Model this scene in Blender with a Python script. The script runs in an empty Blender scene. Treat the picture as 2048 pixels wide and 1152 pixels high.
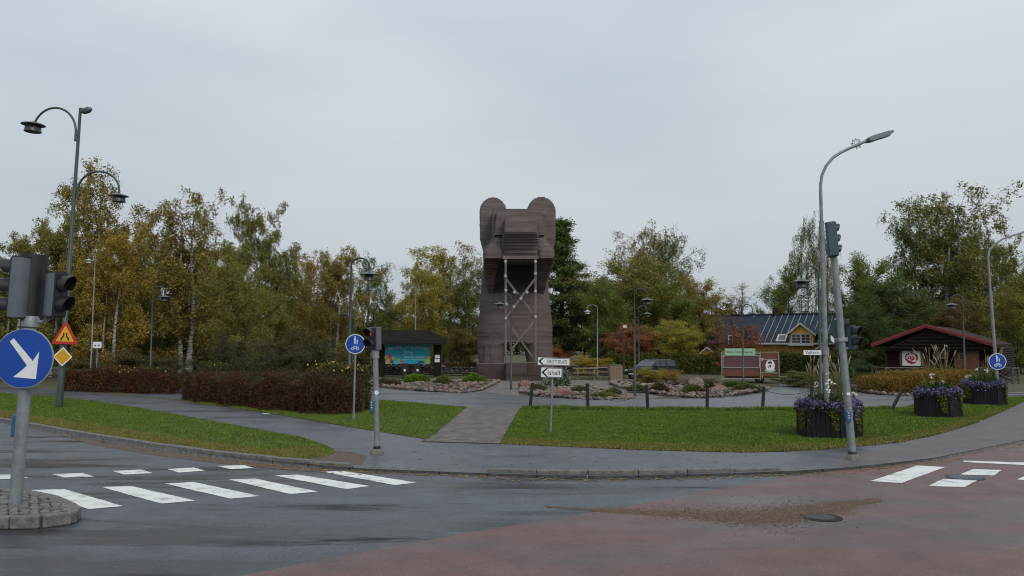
import bpy, bmesh, math, random
import numpy as np
from mathutils import Vector, Matrix
from mathutils.geometry import tessellate_polygon
PI = math.pi
random.seed(7)
RNG = np.random.default_rng(11)
S = bpy.context.scene
C = S.collection

# ------------------------------------------------------------ camera, sky, sun, exposure
FPX, PITCH, CAMZ, GZ = 1577.0, math.radians(3.95), 2.6, 0.05
cam_d = bpy.data.cameras.new('camera')
cam = bpy.data.objects.new('camera', cam_d); C.objects.link(cam)
cam_d.sensor_width = 36.0; cam_d.lens = 36.0*FPX/2048.0
cam_d.clip_start = 0.1; cam_d.clip_end = 3000
cam.location = (0, 0, CAMZ); cam.rotation_euler = (PI/2+PITCH, 0, 0)
S.camera = cam
S.render.resolution_x = 1024; S.render.resolution_y = 576

w = bpy.data.worlds.new('World'); S.world = w; w.use_nodes = True
nt = w.node_tree; nt.nodes.clear()
SUN_EL, SUN_ROT = math.radians(38), math.radians(150)
def N(tree, t, **kw):
    n = tree.nodes.new(t)
    for k, v in kw.items(): setattr(n, k, v)
    return n
sky = N(nt, 'ShaderNodeTexSky'); sky.sky_type = 'NISHITA'; sky.sun_disc = False
sky.sun_elevation = SUN_EL; sky.sun_rotation = SUN_ROT; sky.dust_density = 4; sky.air_density = 1.4
tc = N(nt, 'ShaderNodeTexCoord'); sep = N(nt, 'ShaderNodeSeparateXYZ')
nt.links.new(tc.outputs['Generated'], sep.inputs[0])
mp = N(nt, 'ShaderNodeMapping'); mp.inputs['Scale'].default_value = (1.0, 1.0, 3.2)
nt.links.new(tc.outputs['Generated'], mp.inputs[0])
nz = N(nt, 'ShaderNodeTexNoise'); nz.inputs['Scale'].default_value = 1.5; nz.inputs['Detail'].default_value = 4
nz.inputs['Roughness'].default_value = 0.42
nt.links.new(mp.outputs[0], nz.inputs['Vector'])
cr = N(nt, 'ShaderNodeValToRGB')
e = cr.color_ramp.elements; e[0].position = 0.36; e[0].color = (4.1, 4.8, 5.6, 1); e[1].position = 0.64; e[1].color = (5.85, 6.3, 6.7, 1)
nt.links.new(nz.outputs['Fac'], cr.inputs[0])
# overcast: brighter towards the zenith, as a cloud layer is
gr = N(nt, 'ShaderNodeMapRange'); gr.inputs['From Min'].default_value = 0.0; gr.inputs['From Max'].default_value = 0.75
gr.inputs['To Min'].default_value = 0.92; gr.inputs['To Max'].default_value = 1.45
nt.links.new(sep.outputs['Z'], gr.inputs['Value'])
ml = N(nt, 'ShaderNodeVectorMath', operation='SCALE')
nt.links.new(cr.outputs[0], ml.inputs[0]); nt.links.new(gr.outputs[0], ml.inputs['Scale'])
mx = N(nt, 'ShaderNodeMix', data_type='RGBA'); mx.inputs[0].default_value = 0.93
nt.links.new(sky.outputs[0], mx.inputs[6]); nt.links.new(ml.outputs[0], mx.inputs[7])
bg = N(nt, 'ShaderNodeBackground'); bg.inputs[1].default_value = 0.1
nt.links.new(mx.outputs[2], bg.inputs[0])
wo = N(nt, 'ShaderNodeOutputWorld'); nt.links.new(bg.outputs[0], wo.inputs[0])

sl = bpy.data.lights.new('sun', 'SUN'); sl.energy = 1.25; sl.angle = math.radians(25); sl.color = (1, .97, .92)
so = bpy.data.objects.new('sun', sl); C.objects.link(so)
so.rotation_euler = (math.radians(52), 0, math.radians(-150+180)); so.location = (0, 0, 60)
S.cycles.filter_width = 1.1
S.view_settings.view_transform = 'Standard'; S.view_settings.look = 'None'
S.view_settings.gamma = 1; S.view_settings.exposure = 0.0; S.view_settings.use_curve_mapping = False

# ------------------------------------------------------------ geometry helpers
def ray(px, py):
    u = (px-1024)/FPX; v = (576-py)/FPX; c, s = math.cos(PITCH), math.sin(PITCH)
    return Vector((u, c-v*s, s+v*c))
def G(px, py, z=GZ):
    d = ray(px, py); t = (z-CAMZ)/d.z
    return Vector((d.x*t, d.y*t, z))
def D(px, py, Y):
    d = ray(px, py); t = Y/d.y
    return Vector((d.x*t, Y, CAMZ+d.z*t))
def GX(px, Y, z=GZ):                     # ground point at picture column px and distance Y
    u = (px-1024)/FPX
    return Vector((u*(Y*math.cos(PITCH)+(z-CAMZ)*math.sin(PITCH)), Y, z))
def face(loc=(0, 0, 0), yaw=0.0):        # X right, Y up, Z towards the viewer (-Y world) for yaw 0
    x = Vector((math.cos(yaw), math.sin(yaw), 0)); y = Vector((0, 0, 1)); z = x.cross(y)
    m = Matrix((x, y, z)).transposed().to_4x4(); m.translation = Vector(loc); return m
def circ(r, n=32, cx=0, cy=0, sy=1.0):
    return [(cx+r*math.cos(2*PI*i/n), cy+r*sy*math.sin(2*PI*i/n)) for i in range(n)]
class MB:
    def __init__(s): s.V = []; s.F = []
    def add(s, vs, fs):
        b = len(s.V); s.V += [tuple(v) for v in vs]; s.F += [tuple(b+i for i in f) for f in fs]; return s
    def box(s, c, d, m=None, rz=0, rx=0, ry=0, taper=1.0):
        R = Matrix.Rotation(rz, 3, 'Z') @ Matrix.Rotation(ry, 3, 'Y') @ Matrix.Rotation(rx, 3, 'X')
        vs = []
        for z in (-1, 1):
            k = taper if z > 0 else 1
            for x, y in ((-1, -1), (1, -1), (1, 1), (-1, 1)):
                p = R @ Vector((x*d[0]/2*k, y*d[1]/2*k, z*d[2]/2))+Vector(c)
                vs.append(m @ p if m else p)
        return s.add(vs, [(3, 2, 1, 0), (4, 5, 6, 7), (0, 1, 5, 4), (1, 2, 6, 5), (2, 3, 7, 6), (3, 0, 4, 7)])
    def cone(s, a, b, r0, r1=None, n=12, cap=True):
        return s.tube([a, b], [r0, r0 if r1 is None else r1], n, cap)
    def tube(s, pts, r, n=8, cap=True):
        pts = [Vector(p) for p in pts]; k = len(pts)
        if not isinstance(r, (list, tuple)): r = [r]*k
        vs = []; up = None
        for i, p in enumerate(pts):
            t = (pts[min(i+1, k-1)]-pts[max(i-1, 0)]).normalized()
            if up is None:
                up = Vector((0, 1, 0)) if abs(t.y) < .9 else Vector((1, 0, 0))
            a = (up-t*up.dot(t)).normalized(); b = t.cross(a); up = a
            for j in range(n):
                q = 2*PI*j/n; vs.append(p+(a*math.cos(q)+b*math.sin(q))*r[i])
        fs = [(i*n+j, i*n+(j+1) % n, (i+1)*n+(j+1) % n, (i+1)*n+j) for i in range(k-1) for j in range(n)]
        if cap: fs += [tuple(range(n))[::-1], tuple((k-1)*n+j for j in range(n))]
        return s.add(vs, fs)
    def prism(s, poly, depth, m=Matrix(), z0=0.0):
        n = len(poly)
        vs = [m @ Vector((x, y, z0)) for x, y in poly]+[m @ Vector((x, y, z0+depth)) for x, y in poly]
        tri = tessellate_polygon([[Vector((x, y, 0)) for x, y in poly]])
        fs = [(i, (i+1) % n, n+(i+1) % n, n+i) for i in range(n)]
        fs += [tuple(reversed(t)) for t in tri]+[tuple(n+i for i in t) for t in tri]
        return s.add(vs, fs)
    def lathe(s, prof, m=Matrix(), n=20):
        k = len(prof); vs = [m @ Vector((r*math.cos(2*PI*j/n), r*math.sin(2*PI*j/n), z)) for r, z in prof for j in range(n)]
        fs = [(i*n+j, i*n+(j+1) % n, (i+1)*n+(j+1) % n, (i+1)*n+j) for i in range(k-1) for j in range(n)]
        fs += [tuple(range(n))[::-1], tuple((k-1)*n+j for j in range(n))]
        return s.add(vs, fs)
    def sheet(s, pts, z):
        tri = tessellate_polygon([[Vector((p[0], p[1], 0)) for p in pts]])
        vs = [(p[0], p[1], z) for p in pts]; fs = []
        for t in tri:
            a, b, c = (Vector(vs[i]) for i in t)
            fs.append(tuple(t) if (b-a).cross(c-a).z > 0 else tuple(reversed(t)))
        return s.add(vs, fs)
    def mesh(s, name, mat=None, smooth=False):
        me = bpy.data.meshes.new(name); me.from_pydata(s.V, [], s.F)
        b = bmesh.new(); b.from_mesh(me); bmesh.ops.recalc_face_normals(b, faces=b.faces) if not getattr(s, 'keep', False) else None
        b.to_mesh(me); b.free()
        if mat: me.materials.append(mat)
        if smooth:
            me.polygons.foreach_set('use_smooth', [True]*len(me.polygons))
            me.set_sharp_from_angle(angle=math.radians(42))
        return me
    def build(s, name, mat, parent=None, smooth=False, bevel=0, loc=None, label=None):
        o = bpy.data.objects.new(name, s.mesh(name, mat, smooth)); C.objects.link(o)
        if parent: o.parent = parent
        if loc is not None: o.location = loc
        if bevel:
            b = o.modifiers.new('bevel', 'BEVEL'); b.width = bevel; b.segments = 2; b.limit_method = 'ANGLE'
        if label: o['label'] = label
        return o
def fastmesh(name, V, F, mat, parent=None, loc=None, k=4):          # numpy verts (n,3), faces (m,k)
    me = bpy.data.meshes.new(name); nv, nf = len(V), len(F)
    me.vertices.add(nv); me.vertices.foreach_set('co', np.ascontiguousarray(V, dtype=np.float32).ravel())
    me.loops.add(nf*k); me.loops.foreach_set('vertex_index', np.ascontiguousarray(F, dtype=np.int32).ravel())
    me.polygons.add(nf); me.polygons.foreach_set('loop_start', np.arange(0, nf*k, k, dtype=np.int32))
    me.polygons.foreach_set('loop_total', np.full(nf, k, dtype=np.int32))
    me.update(); me.materials.append(mat)
    if name is None: return me
    return me
def link(name, me, parent=None, loc=(0, 0, 0)):
    o = bpy.data.objects.new(name, me); C.objects.link(o); o.location = loc
    if parent: o.parent = parent
    return o
def tag(o, label=None, cat=None, group=None, kind=None):
    if label: o['label'] = label
    if cat: o['category'] = cat
    if group: o['group'] = group
    if kind: o['kind'] = kind
    return o
def thing(name, label, cat, loc=(0, 0, 0), rot=(0, 0, 0), group=None):
    o = bpy.data.objects.new(name, None); C.objects.link(o); o.empty_display_size = .2
    o.location = loc; o.rotation_euler = rot
    return tag(o, label, cat, group)
def struct(name, mb, mat, **kw):
    return tag(mb.build(name, mat, **kw), kind='structure')
def kids(o): return [c for c in bpy.data.objects if c.parent == o]
def copy_tree(o, parent=None):
    ch = KID.get(o.name)
    c = o.copy(); C.objects.link(c)
    if parent: c.parent = parent
    for k in kids(o): copy_tree(k, c)
    return c
KID = {}
def text(name, s, size, m, mat, parent, depth=.002, align='CENTER', label=None, sx=1.0):
    cu = bpy.data.curves.new('t', 'FONT'); cu.body = s; cu.size = size; cu.extrude = depth
    cu.align_x = align; cu.align_y = 'CENTER'; cu.resolution_u = 3
    t = bpy.data.objects.new('t', cu); C.objects.link(t)
    dg = bpy.context.evaluated_depsgraph_get()
    me = bpy.data.meshes.new_from_object(t.evaluated_get(dg)); bpy.data.objects.remove(t)
    me.transform(m @ Matrix.Diagonal((sx, 1, 1, 1))); me.name = name; me.materials.clear(); me.materials.append(mat)
    o = bpy.data.objects.new(name, me); C.objects.link(o)
    if parent: o.parent = parent
    if label: o['label'] = label
    return o

# ------------------------------------------------------------ materials
def mat(name, c, c2=None, scale=4.0, rough=.6, bump=0, bscale=None, metal=0, coord='Object', stretch=None, spec=.5, emit=None, rough2=None, detail=5, lo=.35, hi=.65):
    m = bpy.data.materials.new(name); m.use_nodes = True; t = m.node_tree
    p = t.nodes['Principled BSDF']; p.inputs['Roughness'].default_value = rough; p.inputs['Metallic'].default_value = metal
    p.inputs['Specular IOR Level'].default_value = spec
    if c2 is None: c2 = tuple(x*.8 for x in c)
    tc = N(t, 'ShaderNodeTexCoord'); src = tc.outputs['Object']
    if coord == 'World':
        g = N(t, 'ShaderNodeNewGeometry'); src = g.outputs['Position']
    if stretch:
        mp = N(t, 'ShaderNodeMapping'); mp.inputs['Scale'].default_value = stretch; t.links.new(src, mp.inputs[0]); src = mp.outputs[0]
    n = N(t, 'ShaderNodeTexNoise'); n.inputs['Scale'].default_value = scale; n.inputs['Detail'].default_value = detail
    n.inputs['Roughness'].default_value = .65
    t.links.new(src, n.inputs['Vector'])
    r = N(t, 'ShaderNodeValToRGB'); e = r.color_ramp.elements
    e[0].position = lo; e[0].color = (*c, 1); e[1].position = hi; e[1].color = (*c2, 1)
    t.links.new(n.outputs['Fac'], r.inputs[0]); t.links.new(r.outputs[0], p.inputs['Base Color'])
    if rough2 is not None:
        q = N(t, 'ShaderNodeMapRange'); q.inputs['From Min'].default_value = lo; q.inputs['From Max'].default_value = hi
        q.inputs['To Min'].default_value = rough; q.inputs['To Max'].default_value = rough2
        t.links.new(n.outputs['Fac'], q.inputs['Value']); t.links.new(q.outputs[0], p.inputs['Roughness'])
    if bump:
        n2 = N(t, 'ShaderNodeTexNoise'); n2.inputs['Scale'].default_value = bscale or scale*6; n2.inputs['Detail'].default_value = 3
        t.links.new(src, n2.inputs['Vector'])
        b = N(t, 'ShaderNodeBump'); b.inputs['Strength'].default_value = bump; b.inputs['Distance'].default_value = .02
        t.links.new(n2.outputs['Fac'], b.inputs['Height']); t.links.new(b.outputs[0], p.inputs['Normal'])
    if emit:
        p.inputs['Emission Color'].default_value = (*emit[:3], 1); p.inputs['Emission Strength'].default_value = emit[3]
    return m
def leaf_mat(name, translucent=.3):
    # colour comes from the object colour; alpha carries how much of the crown has turned to autumn tints
    m = bpy.data.materials.new(name); m.use_nodes = True; t = m.node_tree; t.nodes.clear()
    oi = N(t, 'ShaderNodeObjectInfo'); g = N(t, 'ShaderNodeNewGeometry')
    n = N(t, 'ShaderNodeTexNoise'); n.inputs['Scale'].default_value = .55; n.inputs['Detail'].default_value = 3
    tcd = N(t, 'ShaderNodeTexCoord'); t.links.new(tcd.outputs['Object'], n.inputs['Vector'])
    ad = N(t, 'ShaderNodeMath', operation='ADD'); rs = N(t, 'ShaderNodeMath', operation='MULTIPLY'); rs.inputs[1].default_value = .45
    t.links.new(g.outputs['Random Per Island'], rs.inputs[0]); t.links.new(n.outputs['Fac'], ad.inputs[0]); t.links.new(rs.outputs[0], ad.inputs[1])
    ad2 = N(t, 'ShaderNodeMath', operation='ADD'); t.links.new(ad.outputs[0], ad2.inputs[0]); t.links.new(oi.outputs['Alpha'], ad2.inputs[1])
    st = N(t, 'ShaderNodeMapRange'); st.inputs['From Min'].default_value = 1.12; st.inputs['From Max'].default_value = 1.45
    t.links.new(ad2.outputs[0], st.inputs['Value'])
    # turned leaves: warmer and lighter than the object's own colour
    hs = N(t, 'ShaderNodeMix', data_type='RGBA'); hs.blend_type = 'MIX'
    wm = N(t, 'ShaderNodeMix', data_type='RGBA'); wm.inputs[0].default_value = .62; wm.inputs[7].default_value = (.27, .185, .03, 1)
    t.links.new(oi.outputs['Color'], wm.inputs[6]); t.links.new(oi.outputs['Color'], hs.inputs[6]); t.links.new(wm.outputs[2], hs.inputs[7])
    t.links.new(st.outputs[0], hs.inputs[0])
    v = N(t, 'ShaderNodeMapRange'); v.inputs['To Min'].default_value = .55; v.inputs['To Max'].default_value = 1.5
    t.links.new(g.outputs['Random Per Island'], v.inputs['Value'])
    sc = N(t, 'ShaderNodeVectorMath', operation='SCALE'); t.links.new(hs.outputs[2], sc.inputs[0]); t.links.new(v.outputs[0], sc.inputs['Scale'])
    d = N(t, 'ShaderNodeBsdfPrincipled'); d.inputs['Roughness'].default_value = .6; d.inputs['Specular IOR Level'].default_value = .08
    tr = N(t, 'ShaderNodeBsdfTranslucent'); ms = N(t, 'ShaderNodeMixShader'); ms.inputs[0].default_value = translucent
    t.links.new(sc.outputs[0], d.inputs['Base Color']); t.links.new(sc.outputs[0], tr.inputs['Color'])
    o = N(t, 'ShaderNodeOutputMaterial'); t.links.new(d.outputs[0], ms.inputs[1]); t.links.new(tr.outputs[0], ms.inputs[2]); t.links.new(ms.outputs[0], o.inputs[0])
    return m
def asphalt(name, base, wetbase, rdry, rwet, stretch, wetlo, wethi, speck=.25, streak=False):
    m = bpy.data.materials.new(name); m.use_nodes = True; t = m.node_tree; p = t.nodes['Principled BSDF']
    g = N(t, 'ShaderNodeNewGeometry'); mp = N(t, 'ShaderNodeMapping'); mp.inputs['Scale'].default_value = stretch[:3]; mp.inputs['Rotation'].default_value = (0, 0, stretch[3])
    t.links.new(g.outputs['Position'], mp.inputs[0])
    n = N(t, 'ShaderNodeTexNoise'); n.inputs['Scale'].default_value = 1; n.inputs['Detail'].default_value = 6; n.inputs['Roughness'].default_value = .62
    t.links.new(mp.outputs[0], n.inputs['Vector'])
    wet = N(t, 'ShaderNodeMapRange', interpolation_type='SMOOTHSTEP'); wet.inputs['From Min'].default_value = wetlo; wet.inputs['From Max'].default_value = wethi
    t.links.new(n.outputs['Fac'], wet.inputs['Value'])
    f = N(t, 'ShaderNodeTexNoise'); f.inputs['Scale'].default_value = 20; f.inputs['Detail'].default_value = 8; f.inputs['Roughness'].default_value = .95
    t.links.new(g.outputs['Position'], f.inputs['Vector'])
    v = N(t, 'ShaderNodeTexVoronoi'); v.inputs['Scale'].default_value = 17; t.links.new(g.outputs['Position'], v.inputs['Vector'])
    mid = N(t, 'ShaderNodeTexNoise'); mid.inputs['Scale'].default_value = 1.7; mid.inputs['Detail'].default_value = 5
    t.links.new(g.outputs['Position'], mid.inputs['Vector'])
    a = N(t, 'ShaderNodeMix', data_type='RGBA'); a.inputs[6].default_value = (*base, 1); a.inputs[7].default_value = (*wetbase, 1)
    t.links.new(wet.outputs[0], a.inputs[0])
    s1 = N(t, 'ShaderNodeMapRange'); s1.inputs['From Min'].default_value = .3; s1.inputs['From Max'].default_value = .7
    s1.inputs['To Min'].default_value = 1-speck*2.2; s1.inputs['To Max'].default_value = 1+speck*2.2
    t.links.new(f.outputs['Fac'], s1.inputs['Value'])
    s2 = N(t, 'ShaderNodeMapRange'); s2.inputs['From Min'].default_value = .3; s2.inputs['From Max'].default_value = .7
    s2.inputs['To Min'].default_value = .8; s2.inputs['To Max'].default_value = 1.2
    t.links.new(mid.outputs['Fac'], s2.inputs['Value'])
    # single pale aggregate stones
    s3 = N(t, 'ShaderNodeMath', operation='LESS_THAN'); s3.inputs[1].default_value = .13; t.links.new(v.outputs['Distance'], s3.inputs[0])
    s3b = N(t, 'ShaderNodeMath', operation='MULTIPLY_ADD'); s3b.inputs[1].default_value = 1.3; s3b.inputs[2].default_value = 1; t.links.new(s3.outputs[0], s3b.inputs[0])
    m1 = N(t, 'ShaderNodeMath', operation='MULTIPLY'); t.links.new(s1.outputs[0], m1.inputs[0]); t.links.new(s2.outputs[0], m1.inputs[1])
    m2 = N(t, 'ShaderNodeMath', operation='MULTIPLY'); t.links.new(m1.outputs[0], m2.inputs[0]); t.links.new(s3b.outputs[0], m2.inputs[1])
    sc = N(t, 'ShaderNodeVectorMath', operation='SCALE'); t.links.new(a.outputs[2], sc.inputs[0]); t.links.new(m2.outputs[0], sc.inputs['Scale'])
    if streak:                                    # ravelled wheel tracks: coarse, dark, wet
        mp2 = N(t, 'ShaderNodeMapping'); mp2.inputs['Scale'].default_value = (.22, 1.5, 1); mp2.inputs['Rotation'].default_value = (0, 0, .62); mp2.inputs['Location'].default_value = (3.1, .4, 0)
        t.links.new(g.outputs['Position'], mp2.inputs[0])
        k1 = N(t, 'ShaderNodeTexNoise'); k1.inputs['Scale'].default_value = .8; k1.inputs['Detail'].default_value = 3; t.links.new(mp2.outputs[0], k1.inputs['Vector'])
        k2 = N(t, 'ShaderNodeTexNoise'); k2.inputs['Scale'].default_value = 7; k2.inputs['Detail'].default_value = 5; k2.inputs['Roughness'].default_value = .75; t.links.new(mp2.outputs[0], k2.inputs['Vector'])
        ka = N(t, 'ShaderNodeMath', operation='MULTIPLY_ADD'); ka.inputs[1].default_value = .55; t.links.new(k2.outputs['Fac'], ka.inputs[0]); t.links.new(k1.outputs['Fac'], ka.inputs[2])
        kr_ = N(t, 'ShaderNodeMapRange'); kr_.inputs['From Min'].default_value = .86; kr_.inputs['From Max'].default_value = 1.0; t.links.new(ka.outputs[0], kr_.inputs['Value'])
        km = N(t, 'ShaderNodeMix', data_type='RGBA'); km.inputs[7].default_value = (.012, .013, .015, 1); t.links.new(kr_.outputs[0], km.inputs[0]); t.links.new(sc.outputs[0], km.inputs[6])
        t.links.new(km.outputs[2], p.inputs['Base Color'])
        sp = N(t, 'ShaderNodeMapRange'); sp.inputs['To Min'].default_value = .5; sp.inputs['To Max'].default_value = .12; t.links.new(kr_.outputs[0], sp.inputs['Value']); t.links.new(sp.outputs[0], p.inputs['Specular IOR Level'])
    else: t.links.new(sc.outputs[0], p.inputs['Base Color'])
    ro = N(t, 'ShaderNodeMapRange'); ro.inputs['To Min'].default_value = rdry; ro.inputs['To Max'].default_value = rwet
    t.links.new(wet.outputs[0], ro.inputs['Value']); t.links.new(ro.outputs[0], p.inputs['Roughness'])
    b = N(t, 'ShaderNodeBump'); b.inputs['Distance'].default_value = .012
    bs = N(t, 'ShaderNodeMapRange'); bs.inputs['To Min'].default_value = .8; bs.inputs['To Max'].default_value = .3
    t.links.new(wet.outputs[0], bs.inputs['Value']); t.links.new(bs.outputs[0], b.inputs['Strength'])
    t.links.new(f.outputs['Fac'], b.inputs['Height']); t.links.new(b.outputs[0], p.inputs['Normal'])
    return m
M = {}
M['road'] = asphalt('road_asphalt', (.082, .09, .098), (.028, .032, .036), .5, .17, (.14, .9, 1, .65), .47, .6, speck=.5, streak=True)
M['red'] = asphalt('red_asphalt', (.148, .08, .067), (.08, .058, .054), .55, .26, (.15, .6, 1, .5), .43, .66, speck=.3)
M['path'] = asphalt('path_asphalt', (.085, .09, .1), (.06, .065, .075), .42, .25, (.3, .6, 1, .1), .4, .7, speck=.18)
M['street'] = asphalt('street_asphalt', (.1, .104, .11), (.06, .063, .07), .42, .24, (.1, .8, 1, 0), .48, .7, speck=.15)
M['side'] = asphalt('pavement_asphalt', (.105, .09, .088), (.07, .062, .064), .5, .3, (.3, .6, 1, .5), .45, .75)
M['paint'] = mat('road_paint', (.76, .76, .72), (.27, .27, .26), 3.4, .55, bump=.3, bscale=90, coord='World', lo=.5, hi=.72, detail=9)
M['granite'] = mat('granite', (.19, .18, .165), (.09, .085, .08), 9, .75, bump=.6, bscale=30, coord='World')
M['cobble'] = mat('cobble_granite', (.2, .19, .18), (.1, .095, .09), 14, .7, bump=.5, bscale=60, coord='World')
M['paver'] = mat('paver', (.2, .168, .15), (.125, .11, .1), 2.2, .85, spec=.25, bump=.3, bscale=60, coord='World')
M['joint'] = mat('joint_sand', (.07, .06, .05), (.04, .037, .03), 20, .9, coord='World')
M['soil'] = mat('soil', (.085, .06, .043), (.05, .038, .028), 3, .95, bump=.6, bscale=20, coord='World')
M['lawn'] = mat('lawn_soil', (.08, .105, .022), (.085, .07, .028), 1.2, .95, bump=.5, bscale=30, coord='World')
M['park'] = mat('park_ground', (.06, .07, .022), (.085, .065, .035), .35, .95, bump=.5, bscale=12, coord='World')
M['galv'] = mat('galvanised_steel', (.26, .285, .29), (.17, .19, .195), 5, .5, metal=.25, bump=.1, bscale=40)
M['galvdark'] = mat('grey_painted_steel', (.16, .2, .22), (.12, .15, .165), 3, .45)
M['housing'] = mat('signal_housing', (.12, .135, .155), (.09, .1, .118), 2, .38)
M['housing_blue'] = mat('signal_backplate', (.05, .085, .105), (.04, .068, .085), 6, .45)
M['black'] = mat('black_plastic', (.018, .019, .021), (.012, .012, .014), 5, .45)
M['lens'] = mat('signal_lens', (.03, .03, .032), (.02, .02, .022), 5, .15)
M['lens_red'] = mat('lit_red_lens', (.5, .01, .01), (.4, .01, .01), 5, .3, emit=(1, .03, .03, .5))
M['green_post'] = mat('green_post_paint', (.05, .075, .065), (.035, .055, .05), 3, .4)
M['dark_post'] = mat('dark_post_paint', (.045, .054, .054), (.03, .037, .037), 4, .42)
M['lamp_dark'] = mat('lamp_hood', (.05, .056, .058), (.035, .04, .042), 4, .4)
M['lamp_brim'] = mat('lamp_brim', (.085, .1, .096), (.06, .07, .07), 3, .35)
M['white_lamp'] = mat('white_lamp', (.55, .56, .55), (.45, .46, .45), 4, .5)
M['blue_sign'] = mat('blue_sign_face', (.008, .065, .36), (.007, .055, .32), 3, .35)
M['white'] = mat('white_sheeting', (.8, .81, .8), (.7, .72, .72), 5, .45)
M['sign_rim'] = mat('sign_rim', (.3, .32, .33), (.24, .26, .27), 6, .5)
M['yellow_sign'] = mat('yellow_sign_face', (.72, .36, .015), (.65, .31, .012), 3, .4)
M['orange_sign'] = mat('orange_sign_face', (.75, .4, .02), (.7, .36, .02), 3, .4)
M['red_sign'] = mat('red_sign_face', (.5, .03, .02), (.45, .025, .02), 3, .4)
M['ink'] = mat('black_ink', (.012, .012, .013), (.01, .01, .01), 5, .5)
M['button_blue'] = mat('button_box_blue', (.03, .12, .26), (.025, .095, .2), 5, .4)
M['concrete'] = mat('concrete', (.2, .185, .165), (.12, .11, .1), 8, .85, bump=.5, bscale=40)
M['bollard'] = mat('bollard_black', (.016, .017, .02), (.01, .01, .012), 6, .5)
M['planter'] = mat('planter_board', (.012, .012, .016), (.007, .007, .009), 3, .7, spec=.3, stretch=(1, 1, .2), bump=.2)
M['bear'] = mat('bear_boards', (.175, .137, .124), (.085, .066, .06), .9, .78, bump=.5, bscale=18, stretch=(.5, .5, 5), lo=.3, hi=.7)
M['bear2'] = mat('bear_boards_grey', (.2, .16, .145), (.095, .075, .068), .8, .8, bump=.5, bscale=18, stretch=(.5, .5, 6), lo=.3, hi=.72)
M['bear_dark'] = mat('bear_inside', (.012, .01, .01), (.008, .007, .007), 2, .9)
M['redbrown'] = mat('falu_brown_boards', (.062, .034, .032), (.042, .024, .023), 3, .7, stretch=(1, 1, .3))
M['beam'] = mat('frame_timber', (.185, .145, .135), (.12, .094, .086), 4, .7, stretch=(1, 1, .3))
M['star'] = mat('star_lamp', (.5, .46, .42), (.4, .37, .34), 5, .5)
M['cabin'] = mat('cabin_logs', (.026, .014, .011), (.015, .009, .008), 3, .8, spec=.25, stretch=(.3, .3, 3))
M['cabin_red'] = mat('cabin_verge_red', (.27, .035, .035), (.2, .028, .03), 4, .5)
M['door'] = mat('pine_door', (.2, .07, .028), (.14, .048, .02), 3, .5, stretch=(4, 4, .6))
M['frame_wood'] = mat('window_frame_wood', (.32, .19, .075), (.25, .14, .05), 4, .6)
M['rail'] = mat('weathered_rail', (.13, .105, .085), (.08, .066, .055), 5, .85)
M['glass'] = mat('window_glass', (.03, .035, .04), (.02, .024, .028), 2, .06, spec=.8)
M['yellow_wall'] = mat('yellow_boards', (.72, .41, .085), (.6, .34, .07), 1.5, .75, stretch=(1, 1, .3))
M['roof_blue'] = mat('blue_black_roof', (.022, .034, .055), (.015, .024, .04), 1.0, .7, spec=.25)
M['seam'] = mat('seam_sky_glint', (.2, .235, .26), (.12, .14, .16), 2, .3)  # paler than the roof: imitates light reflected along the seams
M['white_wood'] = mat('white_woodwork', (.6, .59, .56), (.5, .49, .47), 4, .6)
M['dark_roof'] = mat('brown_tin_roof', (.05, .028, .024), (.035, .02, .018), 3, .85, spec=.2)
M['trailer'] = mat('trailer_brown', (.16, .058, .035), (.115, .043, .028), 1.2, .45)
M['trailer_hatch'] = mat('trailer_hatch', (.125, .06, .062), (.1, .048, .05), 1.5, .4)
M['pale_green'] = mat('pale_green_board', (.33, .55, .36), (.3, .5, .33), 3, .5)
M['dkgreen'] = mat('dark_green_ink', (.01, .045, .02), (.01, .035, .018), 3, .5)
M['alu'] = mat('aluminium_trim', (.4, .36, .35), (.33, .29, .28), 5, .45, metal=.3)
M['tyre'] = mat('tyre', (.012, .012, .013), (.02, .02, .02), 8, .85)
M['cyan'] = mat('board_cyan', (.01, .33, .52), (.01, .42, .52), .6, .4, coord='Object', detail=1)
M['shelter'] = mat('shelter_timber', (.038, .032, .028), (.02, .017, .015), 3, .95, spec=.15, stretch=(.3, 1, 3))
M['bin_brown'] = mat('bin_brown', (.024, .018, .016), (.018, .014, .012), 3, .5)
M['timber'] = mat('pine_planks', (.3, .21, .135), (.2, .14, .09), 4, .75, stretch=(.4, .4, 3))
M['oldtimber'] = mat('old_table_planks', (.15, .105, .075), (.09, .065, .048), 4, .8, stretch=(.3, 2, 3))
M['bingreen'] = mat('bin_lid_green', (.015, .12, .06), (.012, .1, .05), 3, .5)
M['rock'] = mat('rock', (.27, .205, .168), (.13, .1, .085), 4, .85, bump=.5, bscale=20)
M['rock_red'] = mat('red_rock', (.24, .115, .08), (.13, .065, .05), 3, .8, bump=.6, bscale=14)
M['rock_grey'] = mat('grey_rock', (.1, .093, .085), (.05, .046, .042), 5, .85, bump=.5, bscale=20)
M['carpaint'] = mat('car_paint', (.035, .045, .045), (.03, .04, .04), 3, .25, metal=.5)
M['chrome'] = mat('car_trim', (.42, .44, .45), (.36, .38, .39), 3, .3, metal=.6)
M['headlight'] = mat('headlight', (.55, .57, .58), (.45, .47, .48), 3, .12)
M['bark'] = mat('bark_dark', (.055, .045, .037), (.03, .025, .021), 5, .9, bump=.5)
M['birchbark'] = mat('bark_birch', (.42, .41, .39), (.05, .046, .043), 3.0, .85, stretch=(1, 1, 3.5), lo=.42, hi=.6)
M['leaf'] = leaf_mat('leaves')
M['needle'] = leaf_mat('needles', .08)
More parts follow.
